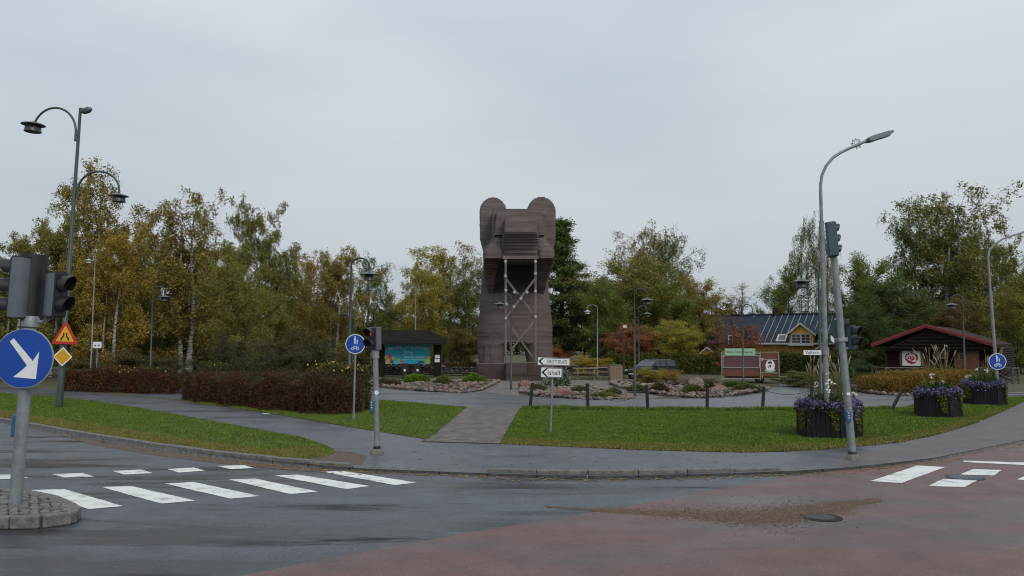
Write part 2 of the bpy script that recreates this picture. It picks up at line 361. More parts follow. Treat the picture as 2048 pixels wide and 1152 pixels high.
M['grass'] = mat('grass_blades', (.135, .205, .018), (.07, .118, .012), 2.2, .6, coord='World', lo=.3, hi=.7, spec=.25)
M['grass_dry'] = mat('dry_grass_blades', (.26, .19, .05), (.16, .135, .035), 2, .7, coord='World')
M['gravel'] = mat('gravel_stones', (.2, .125, .075), (.06, .045, .035), 25, .85, coord='World')
M['dirt'] = mat('spilt_dirt', (.12, .08, .055), (.09, .06, .042), 6, .8, coord='World', bump=.6, bscale=50)
M['purple'] = mat('purple_petals', (.15, .115, .27), (.11, .085, .2), 20, .6)
M['whitepetal'] = mat('white_petals', (.7, .71, .62), (.6, .6, .5), 20, .6)
M['yellowpetal'] = mat('yellow_petals', (.62, .47, .02), (.5, .36, .015), 20, .6)
M['stalk'] = mat('straw_stalks', (.38, .32, .2), (.3, .24, .13), 8, .8)
M['pink'] = mat('board_pink', (.5, .08, .28), (.5, .08, .28), 3, .4)
M['lime'] = mat('board_lime', (.3, .5, .05), (.3, .5, .05), 3, .4)
M['orange'] = mat('board_orange', (.7, .3, .03), (.7, .3, .03), 3, .4)
M['plum'] = mat('board_plum', (.18, .05, .3), (.18, .05, .3), 3, .4)
M['teal'] = mat('board_teal', (.05, .45, .45), (.05, .45, .45), 3, .4)
M['navy'] = mat('board_navy', (.02, .05, .2), (.02, .05, .2), 3, .4)
M['leafyellow'] = mat('fallen_leaves', (.32, .2, .03), (.16, .08, .02), 30, .7, coord='World')
# ------------------------------------------------------------ ground, roads, kerbs, markings
def poly(px, z=GZ): return [G(x, y, z) for x, y in px]
KERB = [(-150, 822), (0, 843), (100, 862), (200, 879), (300, 895), (400, 909), (480, 919), (560, 927), (640, 934), (710, 938), (780, 941), (860, 944), (930, 947), (1000, 949.5), (1090, 952), (1180, 953.5), (1270, 953), (1360, 951), (1440, 949), (1520, 946), (1600, 943), (1680, 938), (1750, 932), (1810, 925), (1870, 918), (1950, 902), (2048, 882), (2200, 848)]
kerb = [G(x, y, .03) for x, y in KERB]
kfar_l = Vector((-260, 95, 0)); kfar_r = Vector((190, 150, 0))
line = [kfar_l]+kerb+[kfar_r]
back = [kfar_l]+[k+Vector((0, .09, 0)) for k in kerb]+[kfar_r]
struct('ground', MB().sheet([(p.x, p.y) for p in back]+[(700, 900), (-700, 900)], GZ), M['park'])
mb = MB(); mb.sheet([(-500, -120), (500, -120), (500, 150)]+[(p.x, p.y) for p in reversed(line)]+[(-500, 95)], 0.0)
struct('road', mb, M['road'])
RED = [(300, 1200), (480, 1152), (700, 1108), (900, 1072), (1040, 1048), (1140, 1033), (1250, 1013), (1400, 985), (1500, 967), (1560, 957), (1640, 945)]
rp = poly(RED, .004)+[Vector((p.x, p.y, 0)) for p in [G(1690, 939.5, .004), G(1752, 934.5, .004), G(1812, 927.5, .004), G(1872, 920.5, .004), G(1952, 904.5, .004), G(2050, 884.5, .004), G(2200, 851, .004)]]+[Vector((130, 100, 0)), Vector((130, -40, 0)), Vector((-22, -40, 0)), Vector((-10, 4, 0))]
struct('red_road', MB().sheet(rp, .004), M['red'])

# footpath along the kerb with its branch to the left
TOP = [(-150, 762), (0, 771), (125, 781), (243, 791), (347, 802), (400, 808), (500, 821), (600, 838), (700, 855), (800, 871), (860, 880), (1000, 888), (1100, 893), (1300, 901), (1420, 904), (1500, 905), (1580, 903.5), (1650, 899), (1720, 893), (1800, 885), (1860, 874)]
ISL = [(-150, 777), (0, 786), (125, 794), (243, 810), (347, 828), (400, 838), (500, 856), (600, 873), (655, 892), (672, 904)]
path = poly(TOP)+poly([(1885, 872), (1850, 893), (1840, 918), (1812, 923.2)])+[k for k in reversed([G(x, y-1.6, GZ) for x, y in KERB if 700 <= x <= 1760])]+poly([(676, 917)])+poly(list(reversed(ISL)))
struct('footpath', MB().sheet(path, GZ+.004), M['path'])
side = poly([(1860, 874), (1905, 862), (1955, 846), (2000, 826), (2048, 804), (2150, 770), (2500, 745), (2500, 790), (2200, 846), (2048, 880), (1950, 900), (1870, 916), (1812, 923.2), (1700, 935), (1650, 930), (1740, 905), (1800, 889)])
struct('side_pavement', MB().sheet(side, GZ+.008), M['side'])
# red-brown dirt washed against the kerb
struct('kerb_dirt', MB().sheet(poly([(120, 870), (300, 899), (480, 923), (640, 938), (740, 942), (800, 945), (720, 948), (600, 942), (440, 927), (300, 909), (180, 888)], .004), .004), M['dirt'])

struct('bare_soil', MB().sheet(poly([(648, 912), (668, 903), (700, 904), (735, 912), (725, 928), (700, 936), (640, 931), (560, 922.5), (600, 920)]), GZ+.008), M['dirt'])
# street behind the lawn
STB = [(560, 790), (700, 797), (780, 802), (850, 808), (935, 815), (1040, 817), (1180, 819), (1300, 821), (1450, 821), (1600, 821), (1700, 821), (1770, 818), (1815, 814), (1840, 806), (1900, 796), (1990, 792), (2150, 788)]
STT = [(2150, 782), (1990, 785), (1900, 789), (1830, 791), (1760, 789), (1705, 784), (1680, 778), (1655, 773), (1600, 767), (1560, 769), (1545, 775), (1520, 786), (1480, 792), (1400, 797), (1350, 798), (1300, 798), (1240, 799), (1130, 796), (1055, 792), (985, 785), (950, 784), (850, 781), (780, 776), (725, 772), (600, 768)]
struct('street', MB().sheet(poly(STB)+poly(STT), GZ+.004), M['street'])
struct('side_path', MB().sheet(poly([(255, 791), (330, 797), (395, 801), (420, 797), (375, 790), (384, 778), (430, 762), (415, 760), (365, 768), (330, 782)]), GZ+.006), M['path'])
# paved square in front of the bear
struct('paved_square', MB().sheet(poly([(935, 783), (955, 770), (985, 762), (960, 758), (1090, 757), (1150, 760), (1230, 763), (1215, 770), (1260, 777), (1330, 783), (1345, 790), (1300, 799), (1262, 797), (1235, 783), (1200, 776), (1095, 772), (1060, 770), (1040, 775), (1037, 792), (985, 786)]), GZ+.007), M['paver'])

# lawns
LAWN = {
 'front_lawn': [(860, 880), (935, 815), (850, 808), (780, 802), (700, 797), (590, 790), (450, 782), (395, 790), (372, 800), (400, 807), (500, 820), (600, 837), (700, 854), (800, 870)],
 'right_lawn': [(1000, 887), (1040, 817.5), (1180, 819), (1300, 821), (1450, 821), (1600, 821), (1700, 821), (1770, 818), (1815, 814), (1840, 806), (1900, 800), (2000, 797), (2120, 790), (2070, 797), (2048, 804), (2000, 826), (1955, 845), (1905, 861), (1860, 873), (1800, 884), (1720, 892), (1650, 898), (1580, 903), (1500, 904.5), (1420, 903.5), (1300, 900.5), (1100, 892)],
 'verge_lawn': [(-150, 778), (0, 787), (125, 795), (243, 811), (347, 829), (400, 839), (500, 857), (600, 875), (655, 893), (671, 905), (650, 914), (600, 920), (560, 921.5), (480, 914), (400, 904), (300, 889), (200, 873), (100, 856), (0, 838), (-150, 817)],
}
for k, v in LAWN.items():
    struct(k, MB().sheet(poly(v), GZ+.012), M['lawn'])
def inpoly(x, y, P):
    c = np.zeros(len(x), bool); n = len(P); j = n-1
    for i in range(n):
        xi, yi, xj, yj = P[i][0], P[i][1], P[j][0], P[j][1]
        if yi != yj:
            c ^= ((yi > y) != (yj > y)) & (x < (xj-xi)*(y-yi)/(yj-yi)+xi)
        j = i
    return c
def sample(P, n, rng=RNG, far=True):
    xs = [p[0] for p in P]; ys = [p[1] for p in P]; out = []
    while sum(len(o) for o in out) < n:
        x = rng.uniform(min(xs), max(xs), n*3); y = rng.uniform(min(ys), max(ys), n*3)
        k = inpoly(x, y, P)
        if far: k &= np.abs(x) < y*.72
        out.append(np.stack([x[k], y[k]], 1))
    return np.concatenate(out)[:n]
def blades(name, P, n, h, wd, m, z=GZ+.012, clump=.5):
    p = sample(P, n); rng = RNG
    # mown grass is uneven: height follows slow waves
    q = .5+.5*np.sin(p[:, 0]*2.1+1.3*np.sin(p[:, 1]*1.7))*np.sin(p[:, 1]*2.6+np.sin(p[:, 0]*3.1))
    H = h*(.55+.5*rng.random(n)+clump*q); a = rng.uniform(0, 2*PI, n); W = wd*(.6+.8*rng.random(n))*(1+p[:, 1]/40)
    lean = rng.normal(0, .45, (n, 2))
    V = np.zeros((n, 3, 3)); V[:, :, :2] = p[:, None, :]; V[:, :, 2] = z-.004
    V[:, 0, 0] += np.cos(a)*W/2; V[:, 0, 1] += np.sin(a)*W/2; V[:, 1, 0] -= np.cos(a)*W/2; V[:, 1, 1] -= np.sin(a)*W/2
    V[:, 2, :2] += lean*H[:, None]; V[:, 2, 2] += H
    me = fastmesh(name, V.reshape(-1, 3), np.arange(n*3).reshape(-1, 3), m, k=3)
    return tag(link(name, me), kind='stuff')
tag(blades('grass', poly(LAWN['verge_lawn']), 90000, .046, .015, M['grass']), 'short green grass growing on the verge strip by the kerb', 'grass')
tag(blades('grass', poly(LAWN['front_lawn']), 70000, .046, .015, M['grass']), 'short green grass growing left of the brick path below the red hedge', 'grass')
tag(blades('grass', poly(LAWN['right_lawn']), 230000, .046, .015, M['grass']), 'short green grass growing on the lawn under the black chain posts', 'grass')
def band(px0, px1, z=GZ): return poly(px0, z)+poly(list(reversed(px1)), z)
tag(blades('grass', band([(1000, 888), (1100, 893), (1300, 901), (1500, 905.5), (1650, 899.5), (1800, 885.5), (1905, 862), (2000, 826)], [(1009, 877), (1100, 882), (1300, 888), (1500, 892), (1650, 887), (1800, 872), (1905, 848), (2000, 817)]), 26000, .04, .022, M['grass_dry']),
    'dry brown grass fringe along the lawn edge beside the curved footpath', 'grass')
tag(blades('grass', band([(0, 836), (200, 871), (400, 903), (560, 921), (655, 913)], [(0, 822), (200, 853), (400, 883), (540, 901), (630, 893)]), 26000, .04, .022, M['grass_dry']),
    'dry brown grass fringe along the verge strip above the kerb', 'grass')
tag(blades('grass', band([(1045, 819.5), (1300, 823), (1450, 823), (1600, 823), (1700, 823), (1780, 819.5)], [(1045, 816), (1300, 820), (1450, 820), (1600, 820), (1700, 820), (1780, 817)]), 9000, .13, .02, M['grass']),
    'taller unmown grass tufts along the row of black chain posts', 'grass')

# kerb stones
kr = tag(thing('kerb', None, None, (0, 0, 0)), kind='structure')
def resample(pts, step):
    out = [pts[0].copy()]; acc = 0
    for a, b in zip(pts, pts[1:]):
        L = (b-a).length; t = step-acc
        while t <= L: out.append(a.lerp(b, t/L)); t += step
        acc = (acc+L) % step if t-step <= L else acc
        acc = L-(t-step)
    return out
ks = resample([G(x, y, 0) for x, y in KERB], .98)
def kh(px):
    if px < 620: return .13
    if px < 760: return .13-.075*(px-620)/140
    if px < 930: return .058
    if px < 1010: return .058+.062*(px-930)/80
    if px < 1470: return .12
    if px < 1560: return .12-.06*(px-1470)/90
    return .058
for a, b in zip(ks, ks[1:]):
    m_ = (a+b)/2; px = 1024+FPX*m_.x/m_.y; h = kh(px)+random.uniform(-.006, .006); L = (b-a).length-.010
    ang = math.atan2((b-a).y, (b-a).x)+random.uniform(-.008, .008)
    k = MB().box((0, 0, -.02), (L, .16, h*2+.04))
    k.build('kerb_stone', M['granite'], kr, bevel=.018, loc=(m_.x-math.sin(ang)*-.05, m_.y+.05, 0)).rotation_euler = (0, 0, ang)
# white crossing marks
pc = tag(thing('pedestrian_crossing', None, None), kind='structure')
ST = [[(60, 980), (130, 978), (246, 1012), (178, 1018)], [(203, 974), (262, 972), (391, 1001), (322, 1007)], [(330, 967), (388, 964), (520, 992), (460, 997)],
      [(458, 959), (510, 957), (635, 983), (580, 988)], [(549, 951), (596, 949), (740, 972), (692, 978)], [(643, 943), (688, 942), (833, 965), (790, 970)],
      [(-30, 949), (35, 949), (58, 956), (0, 958)], [(104, 948), (165, 946), (188, 953), (128, 955)], [(225, 942), (283, 939), (305, 946), (248, 949)],
      [(335, 938), (388, 935), (410, 941), (358, 945)], [(435, 932), (488, 930), (508, 936), (460, 938)]]
ST2 = [[(1741, 962), (1802, 966), (1891, 934), (1834, 931)], [(1857, 972), (1929, 974), (1956, 960), (1885, 958)], [(1920, 949), (1988, 951), (2003, 940), (1947, 938)],
       [(2034, 959), (2100, 964), (2130, 950), (2066, 945)], [(1927, 921), (2048, 925), (2180, 929), (2180, 935), (2048, 930), (1927, 924)], [(2010, 985), (2090, 990), (2150, 970), (2100, 965)]]
def stripe(q, par, z):
    P = [G(x, y, z) for x, y in q]; out = []
    for i, a in enumerate(P):                                    # slightly ragged edges
        b = P[(i+1) % len(P)]
        for t in np.linspace(0, 1, 14)[:-1]:
            p = a.lerp(b, float(t)); out.append((p.x+random.uniform(-.007, .007), p.y+random.uniform(-.007, .007)))
    mb = MB().sheet(out, z); mb.build('stripe', M['paint'], par)
for q in ST: stripe(q, pc, .005)
pc2 = tag(thing('road_marking', None, None), kind='structure')
for q in ST2[:3]+ST2[4:5]: stripe(q, pc2, .010)
stripe(ST2[3], pc2, .010)

# brick path: the nearest three hundred pavers one by one, the rest joined
bp = tag(thing('brick_path', None, None), kind='structure')
A, B_, C_, D_ = G(850, 884), G(1000, 888), G(1040, 817), G(934, 815)
MB().sheet([(A.x-.1, A.y-.05), (B_.x+.05, B_.y-.05), (C_.x+.05, C_.y), (D_.x-.05, D_.y)], GZ+.014).build('joint_bed', M['joint'], bp)
pm = [MB().box((0, 0, 0), (1, 1, 1)).mesh('paver', M['paver'])]
nrow = 46; cnt = 0; rest = MB()
for i in range(nrow):
    t0, t1 = i/nrow, (i+1)/nrow
    l0, r0, l1, r1 = A.lerp(D_, t0), B_.lerp(C_, t0), A.lerp(D_, t1), B_.lerp(C_, t1)
    dv = ((l1-l0)+(r1-r0))/2; nw = 11; off = .5*(i % 2)
    for j in range(-1, nw):
        s0, s1 = max(0, (j+off)/nw), min(1, (j+1+off)/nw)
        if s1-s0 < .01: continue
        a = l0.lerp(r0, s0); b = l0.lerp(r0, s1); c = (a+b)/2+dv/2
        wd, dp = (b-a).length-.02, dv.length-.02; zz = GZ+.012+random.uniform(0, .008)
        rz = math.atan2((b-a).y, (b-a).x)
        if cnt < 300:
            o = bpy.data.objects.new('paver', pm[0]); C.objects.link(o); o.parent = bp
            o.location = (c.x, c.y, zz-.01); o.scale = (wd, dp, .04); o.rotation_euler = (random.uniform(-.01, .01), random.uniform(-.01, .01), rz); cnt += 1
        else:
            rest.box((c.x, c.y, zz-.01), (wd, dp, .04), rz=rz)
o = rest.build('paver', M['paver'], bp); o['kind'] = 'stuff'

# gravel washed across the carriageway
def pebbles(name, pts, size, m, z):
    n = len(pts); rng = RNG
    base = np.array([[1, 0, 0], [-1, 0, 0], [0, 1, 0], [0, -1, 0], [0, 0, .8], [0, 0, -.3]]); fc = np.array([[0, 2, 4], [2, 1, 4], [1, 3, 4], [3, 0, 4]])
    sz = size*(.4+rng.random(n)**2*1.6); a = rng.uniform(0, 2*PI, n)
    V = base[None]*sz[:, None, None]*rng.uniform(.6, 1.2, (n, 1, 3)); ca, sa = np.cos(a)[:, None], np.sin(a)[:, None]
    x = V[:, :, 0]*ca-V[:, :, 1]*sa; y = V[:, :, 0]*sa+V[:, :, 1]*ca
    V = np.stack([x+pts[:, 0:1], y+pts[:, 1:2], V[:, :, 2]+z], 2)
    F = (fc[None]+np.arange(n)[:, None, None]*6).reshape(-1, 3)
    return tag(link(name, fastmesh(name, V.reshape(-1, 3), F, m, k=3)), kind='stuff')
gc = [G(x, y, .006) for x, y in [(1090, 1013), (1180, 1019), (1290, 1025), (1380, 1029), (1460, 1035), (1530, 1036), (1590, 1027), (1650, 1018), (1700, 1009), (1760, 999)]]
gw = [.03, .08, .15, .2, .3, .36, .34, .26, .16, .06]
pts = []
for i in range(len(gc)-1):
    n = int(2300*(gw[i]+gw[i+1])/.4*(gc[i+1]-gc[i]).length)
    t = RNG.random(n); wv = gw[i]+(gw[i+1]-gw[i])*t; off = RNG.normal(0, 1, n)*wv*.7; off = np.where(RNG.random(n) < .2, off*2.2, off)
    a, b = gc[i], gc[i+1]
    pts.append(np.stack([a.x+(b.x-a.x)*t, a.y+(b.y-a.y)*t+off], 1))
pts = np.concatenate(pts)
tag(pebbles('gravel', pts, .009, M['gravel'], .008), 'brown gravel washed in a curved streak across the red asphalt', 'gravel')
lm = []
for (x, y, n, s) in [(1200, 960, 90, 2.2), (560, 930, 120, 3), (1500, 900, 120, 2.5)]:
    c = G(x, y); lm.append(np.stack([RNG.normal(c.x, s, n), RNG.normal(c.y, .35, n)], 1))
lp = np.concatenate([sample(poly(LAWN['verge_lawn']), 260), sample(poly(LAWN['front_lawn']), 90), sample(poly(LAWN['right_lawn']), 300)])
n = len(lp); a = RNG.uniform(0, 2*PI, n)
V = np.zeros((n, 4, 3)); 
for k in range(4):
    V[:, k, 0] = lp[:, 0]+np.cos(a+k*PI/2)*.022*(1.6 if k % 2 else 1); V[:, k, 1] = lp[:, 1]+np.sin(a+k*PI/2)*.022*(1.6 if k % 2 else 1); V[:, k, 2] = GZ+.06+RNG.random(n)*.03
tag(link('fallen_leaves', fastmesh('fallen_leaves', V.reshape(-1, 3), np.arange(n*4).reshape(-1, 4), M['leafyellow'])), 'small yellow and brown leaves scattered over the lawns', 'leaves', kind='stuff')
q1 = [np.array([[p.x, p.y-.09-abs(RNG.normal(0, .16))] for p in [a.lerp(b, float(RNG.random()))]][0]) for a, b in zip(kerb[1:-2], kerb[2:-1]) for _ in range(26)]
q2 = [np.array([p.x+RNG.normal(0, .3), p.y-abs(RNG.normal(0, .7))]) for a, b in zip(poly([(396, 806), (505, 819), (650, 838)]), poly([(505, 819), (650, 838), (760, 860)])) for _ in range(70) for p in [a.lerp(b, float(RNG.random()))]]
q3 = list(sample(poly([(700, 885), (1000, 893), (1500, 910), (1500, 935), (1000, 940), (760, 925)]), 90))
for nm, Q, z0_, lb in (('fallen_leaves', q1, .008, 'wet brown leaves lying in the gutter along the kerb'), ('fallen_leaves', q2+q3, GZ+.016, 'wet brown leaves scattered on the footpath by the hedge')):
    Q = np.array(Q); n = len(Q); a = RNG.uniform(0, 2*PI, n); V = np.zeros((n, 4, 3)); r_ = .016+.022*RNG.random(n)
    for k in range(4):
        V[:, k, 0] = Q[:, 0]+np.cos(a+k*PI/2)*r_*(1.5 if k % 2 else 1); V[:, k, 1] = Q[:, 1]+np.sin(a+k*PI/2)*r_*(1.5 if k % 2 else 1); V[:, k, 2] = z0_+RNG.random(n)*.012
    tag(link(nm, fastmesh(nm, V.reshape(-1, 3), np.arange(n*4).reshape(-1, 4), M['leafyellow'])), lb, 'leaves', kind='stuff')
# manhole cover
c = G(1930, 954.5, .01); mh = thing('manhole_cover', 'round dark iron manhole cover set between the white marks on the right', 'manhole cover', (c.x, c.y, .004))
MB().lathe([(.0, 0), (.34, 0), (.34, .009), (0, .009)], n=28).build('cover', M['black'], mh)
mr = MB()
for k in range(-3, 4): mr.box((k*.085, 0, .010), (.035, .5-.03*k*k, .006))
mr.build('rib_pattern', M['galvdark'], mh)
c = G(1642, 1034, .01); mh = thing('drain_cover', 'round worn iron drain cover beside the gravel streak', 'drain cover', (c.x, c.y, .004))
MB().lathe([(.0, 0), (.3, 0), (.3, .006), (0, .006)], n=28).build('cover', mat('worn_iron', (.03, .027, .026), (.02, .018, .018), 12, .85, spec=.2), mh)
MB().lathe([(.0, .006), (.2, .006), (.2, .010), (0, .010)], n=24).build('inner_disc', M['black'], mh)

# traffic island with granite rim and rough cobbles
IC = G(10, 1012, .16)
isl = thing('traffic_island', 'low kerbed traffic island paved with rough grey cobbles under the blue arrow sign', 'traffic island', (IC.x, IC.y, 0))
# rounded nose outline from the picture: reaches px 155 on the right, wide to the left
pts_i = [G(x, y, .16)-IC for x, y in [(-300, 975), (-150, 973), (0, 974), (60, 981), (110, 992), (150, 1012), (157, 1020), (140, 1026), (105, 1032), (50, 1035), (-10, 1035), (-80, 1034), (-300, 1030)]]
MB().prism([(p.x*.985, p.y*.97) for p in pts_i], .13).build('core', M['joint'], isl)
ring = resample([Vector((p.x, p.y, 0)) for p in pts_i[2:]], .40)
for a, b in zip(ring, ring[1:]):
    L = (b-a).length; m_ = (a+b)/2; ang = math.atan2((b-a).y, (b-a).x)
    MB().box((0, 0, .085), (L-.012, .17, .17)).build('kerb_stone', M['granite'], isl, bevel=.02, loc=m_-Vector((m_.x*.02, m_.y*.06, 0))).rotation_euler = (0, 0, ang)
cb = []
for k in range(5):
    b = MB(); n_ = 6+k % 2; ph = [i*2*PI/n_+random.uniform(-.25, .25) for i in range(n_)]
    b.prism([(.5*math.cos(q)*random.uniform(.85, 1.1), .5*math.sin(q)*random.uniform(.85, 1.1)) for q in ph], 1)
    cb.append(b.mesh('cobble', M['cobble']))
P = [(p.x*.93, p.y*.9) for p in pts_i]
row = 0; yy = min(p[1] for p in P)
while yy < max(p[1] for p in P):
    xx = -1.6+(row % 2)*.08
    while xx < 1.6:
        if inpoly(np.array([xx]), np.array([yy]), P)[0] and (xx-.05)**2+(yy-.0)**2 > 0:
            o = bpy.data.objects.new('cobble', random.choice(cb)); C.objects.link(o); o.parent = isl
            o.location = (xx+random.uniform(-.015, .015), yy+random.uniform(-.015, .015), .10+random.uniform(0, .018)); o.scale = (.155, .125, .06)
            o.rotation_euler = (random.uniform(-.12, .12), random.uniform(-.12, .12), random.uniform(-.4, .4))
        xx += .155
    yy += .125; row += 1
# ------------------------------------------------------------ street furniture
def pole_root(name, label, cat, base, top, Y=None, z=GZ, group=None):
    b = G(base[0], base[1], z) if Y is None else GX(base[0], Y, z)
    t = D(top[0], top[1], b.y); dx, dz = t.x-b.x, t.z-b.z
    r = thing(name, label, cat, b, (0, math.atan2(dx, dz), 0), group)
    return r, math.hypot(dx, dz), b
def hz(b, py, px=None): return D(px or 1024, py, b.y).z-b.z
# --- mast on the island
b = G(30, 1012, .12)
r, L, b = pole_root('traffic_signal', 'galvanised signal mast with big blue arrow sign on the cobbled traffic island', 'traffic light', (30, 1016), (62, 640), z=.12)
MB().tube([(0, 0, -.05), (0, 0, L*.42), (0, 0, L-.12)], [.093, .09, .088], 20).build('pole', M['galv'], r, smooth=True)
MB().lathe([(.06, L-.14), (.125, L-.1), (.12, L+.02), (.09, L+.06), (.05, L+.06)], n=20).build('collar', M['galv'], r, smooth=True)
k = b.y/FPX
zs = hz(b, 716)
m = face((-.0, -.12, zs), 0.0)
m = Matrix.Translation((.02, -.115, zs)) @ Matrix.Rotation(0, 4, 'Z') @ face()
sd = MB().prism(circ(.45, 48), .02, m).build('sign_plate', M['sign_rim'], r, bevel=.004)
MB().prism(circ(.435, 48), .003, m, .021).build('blue_face', M['blue_sign'], sd)
# diagonal arrow pointing down right
arw = [(-.30, .245), (-.255, .29), (.045, -.055)]
a45 = math.radians(-45)
ar = [(-.36, .038), (.10, .034), (.10, .125), (.33, 0), (.10, -.125), (.10, -.034), (-.36, -.038)]
ar = [(-.36, .040), (.13, .036), (.115, .15), (.35, 0), (.115, -.15), (.13, -.036), (-.36, -.040)]
rot = lambda p: (p[0]*math.cos(a45)-p[1]*math.sin(a45)-.0, p[0]*math.sin(a45)+p[1]*math.cos(a45)-.03)
# head is a right-angled triangle whose sides run level and upright
hd = [(.23, -.32), (.23, .06), (.02, -.09), (.0, -.32)]
shaft = [(-.245, .245), (-.195, .29), (.10, .0), (.20, .13), (.20, -.29), (-.19, -.285), (-.075, -.175), (.045, -.05)]
shaft = [(-.255, .245), (-.2, .295), (.115, -.035), (.20, .11), (.185, -.30), (-.16, -.285), (-.045, -.185), (.035, -.105)]
MB().prism([(x+.03, y) for x, y in shaft], .003, m, .025).build('arrow', M['white'], sd)
MB().box((.02, -.06, zs+.12), (.06, .12, .04)).box((.02, -.06, zs-.12), (.06, .12, .04)).build('sign_bracket', M['galv'], r)
def signal_head(par, m, n=3, w=.3, mh='housing', lit=None, visor=.2, h1=.27, back_d=.2, round_back=True):
    # local frame: X right, Y up, Z out of the lens face
    H = n*h1+.05
    b = MB()
    sec = [(-w/2, 0), (w/2, 0)]
    if round_back:
        sec += [(w/2*math.cos(q), -back_d*math.sin(q)-.02) for q in np.linspace(.12, PI-.12, 20)]
    else: sec += [(w/2, -.14), (-w/2, -.14)]
    mm = m @ Matrix(((1, 0, 0, 0), (0, 0, 1, -H/2), (0, 1, 0, 0), (0, 0, 0, 1)))
    b.prism(sec, H, mm)
    hs = b.build('signal_head', M[mh], par, smooth=True)
    for s in (-1, 1): MB().prism([(x*1.03, y*1.03) for x, y in sec], .018, m @ Matrix(((1, 0, 0, 0), (0, 0, 1, s*H/2-.009), (0, 1, 0, 0), (0, 0, 0, 1)))).build('end_cap', M['black'], hs)
    MB().box((0, 0, .012), (w*.97, H*.97, .02), m=m).build('front_plate', M['black'], hs, bevel=.005)
    for i in range(n):
        cy = (i-(n-1)/2)*-h1; rr = h1*.4
        MB().prism(circ(rr, 24, 0, cy), .006, m, .022).build('lens', M['lens_red'] if lit == i and False else M['lens'], hs)
        vs = []; fs = []; na = 18
        for j in range(na+1):
            q = math.radians(-35)+math.radians(250)*j/na
            fr = visor*(.55+.45*math.sin(max(0, min(PI, (j/na)*PI))))
            for (rad, zz) in ((rr+.012, .02), (rr+.018, fr), (rr+.008, fr), (rr+.004, .02)):
                vs.append(m @ Vector((rad*math.cos(q), cy+rad*math.sin(q), zz)))
        for j in range(na):
            for c_ in range(4): fs.append((j*4+c_, j*4+(c_+1) % 4, (j+1)*4+(c_+1) % 4, (j+1)*4+c_))
        v = MB().add(vs, fs).build('visor', M['black'], hs, smooth=True)
    return hs
z1 = hz(b, 587)
signal_head(r, Matrix.Translation((.42, -.02, z1)) @ face((0, 0, 0), math.radians(86)), 2, .32, visor=.2, h1=.31)
z2 = hz(b, 576)
hd2 = signal_head(r, Matrix.Translation((-.24, -.1, z2)) @ face((0, 0, 0), math.radians(-78)), 3, .34, visor=.22, h1=.29)
MB().lathe([(.17, z2-.48), (.2, z2-.48), (.2, z2+.52), (.17, z2+.52)], Matrix.Translation((-.10, .10, 0)), n=24).build('back_screen', M['black'], r, smooth=True)
mb = MB()
for s, x in ((1, .30), (-1, -.18)): mb.tube([(0, 0, L-.04), (x*.6, 0, L-.02), (x, 0, L+.05)], .03, 8)
mb.build('head_bracket', M['galv'], r)
zb = hz(b, 852)
MB().box((-.13, .05, zb), (.085, .1, .34)).build('push_button_box', M['button_blue'], r, bevel=.02)

# --- pedestrian signal beside the brick path
r, L, b = pole_root('pedestrian_signal', 'grey pedestrian light showing red on a pole at the left crossing', 'traffic light', (754, 908), (751, 702))
MB().lathe([(.17, 0), (.16, .06), (.1, .12), (.09, .12)], n=20).build('concrete_foot', M['concrete'], r, smooth=True)
MB().lathe([(.085, .12), (.085, .17), (.06, .19)], n=16).build('rubber_collar', M['black'], r)
MB().tube([(0, 0, .1), (0, 0, L)], .063, 16).build('pole', M['galv'], r, smooth=True)
MB().tube([(0, 0, L-.17), (0, 0, L+.02)], .085, 16).build('sleeve', M['galv'], r, smooth=True)
zh = hz(b, 677)
m = Matrix.Translation((-.05, -.05, zh)) @ face((0, 0, 0), math.radians(-32))
H = .53
hs = MB().box((0, 0, -.07), (.27, H, .16), m=m).build('signal_head', M['housing'], r, bevel=.012)
MB().box((-.02, 0, .02), (.25, H*.96, .03), m=m).build('front_plate', M['black'], hs, bevel=.008)
for i, cy in enumerate((.12, -.12)):
    MB().prism(circ(.1, 24, -.02, cy), .006, m, .037).build('lens', M['lens'], hs)
    vs = []; fs = []; na = 20
    for j in range(na+1):
        q = math.radians(-30)+math.radians(240)*j/na; fr = .19*(.5+.5*math.sin(j/na*PI))
        for (rad, zz) in ((.115, .03), (.12, .03+fr), (.112, .03+fr), (.107, .03)): vs.append(m @ Vector((-.02+rad*math.cos(q), cy+rad*math.sin(q), zz)))
    for j in range(na):
        for c_ in range(4): fs.append((j*4+c_, j*4+(c_+1) % 4, (j+1)*4+(c_+1) % 4, (j+1)*4+c_))
    MB().add(vs, fs).build('visor', M['black'], hs, smooth=True)
man = MB()
man.prism([(-.015-.02, .16), (.012-.02, .16), (.02-.02, .12), (.014-.02, .07), (-.014-.02, .07), (-.02-.02, .12)], .003, m, .045).prism(circ(.013, 12, -.02, .178), .003, m, .045)
man.build('lit_standing_figure', M['lens_red'], hs)
MB().box((-.085, -.01, hz(b, 812)), (.1, .1, .3)).build('push_button_box', M['button_blue'], r, bevel=.02)
bb = MB()
for q in (.09, .03, -.03): bb.prism(circ(.014, 8), .003, face((-.1, -.061, hz(b, 812)+q)))
bb.build('button_symbols', M['white'], r)
MB().prism(circ(.05, 16), .003, face((.02, -.064, hz(b, 785)))).build('sticker', M['white'], r)

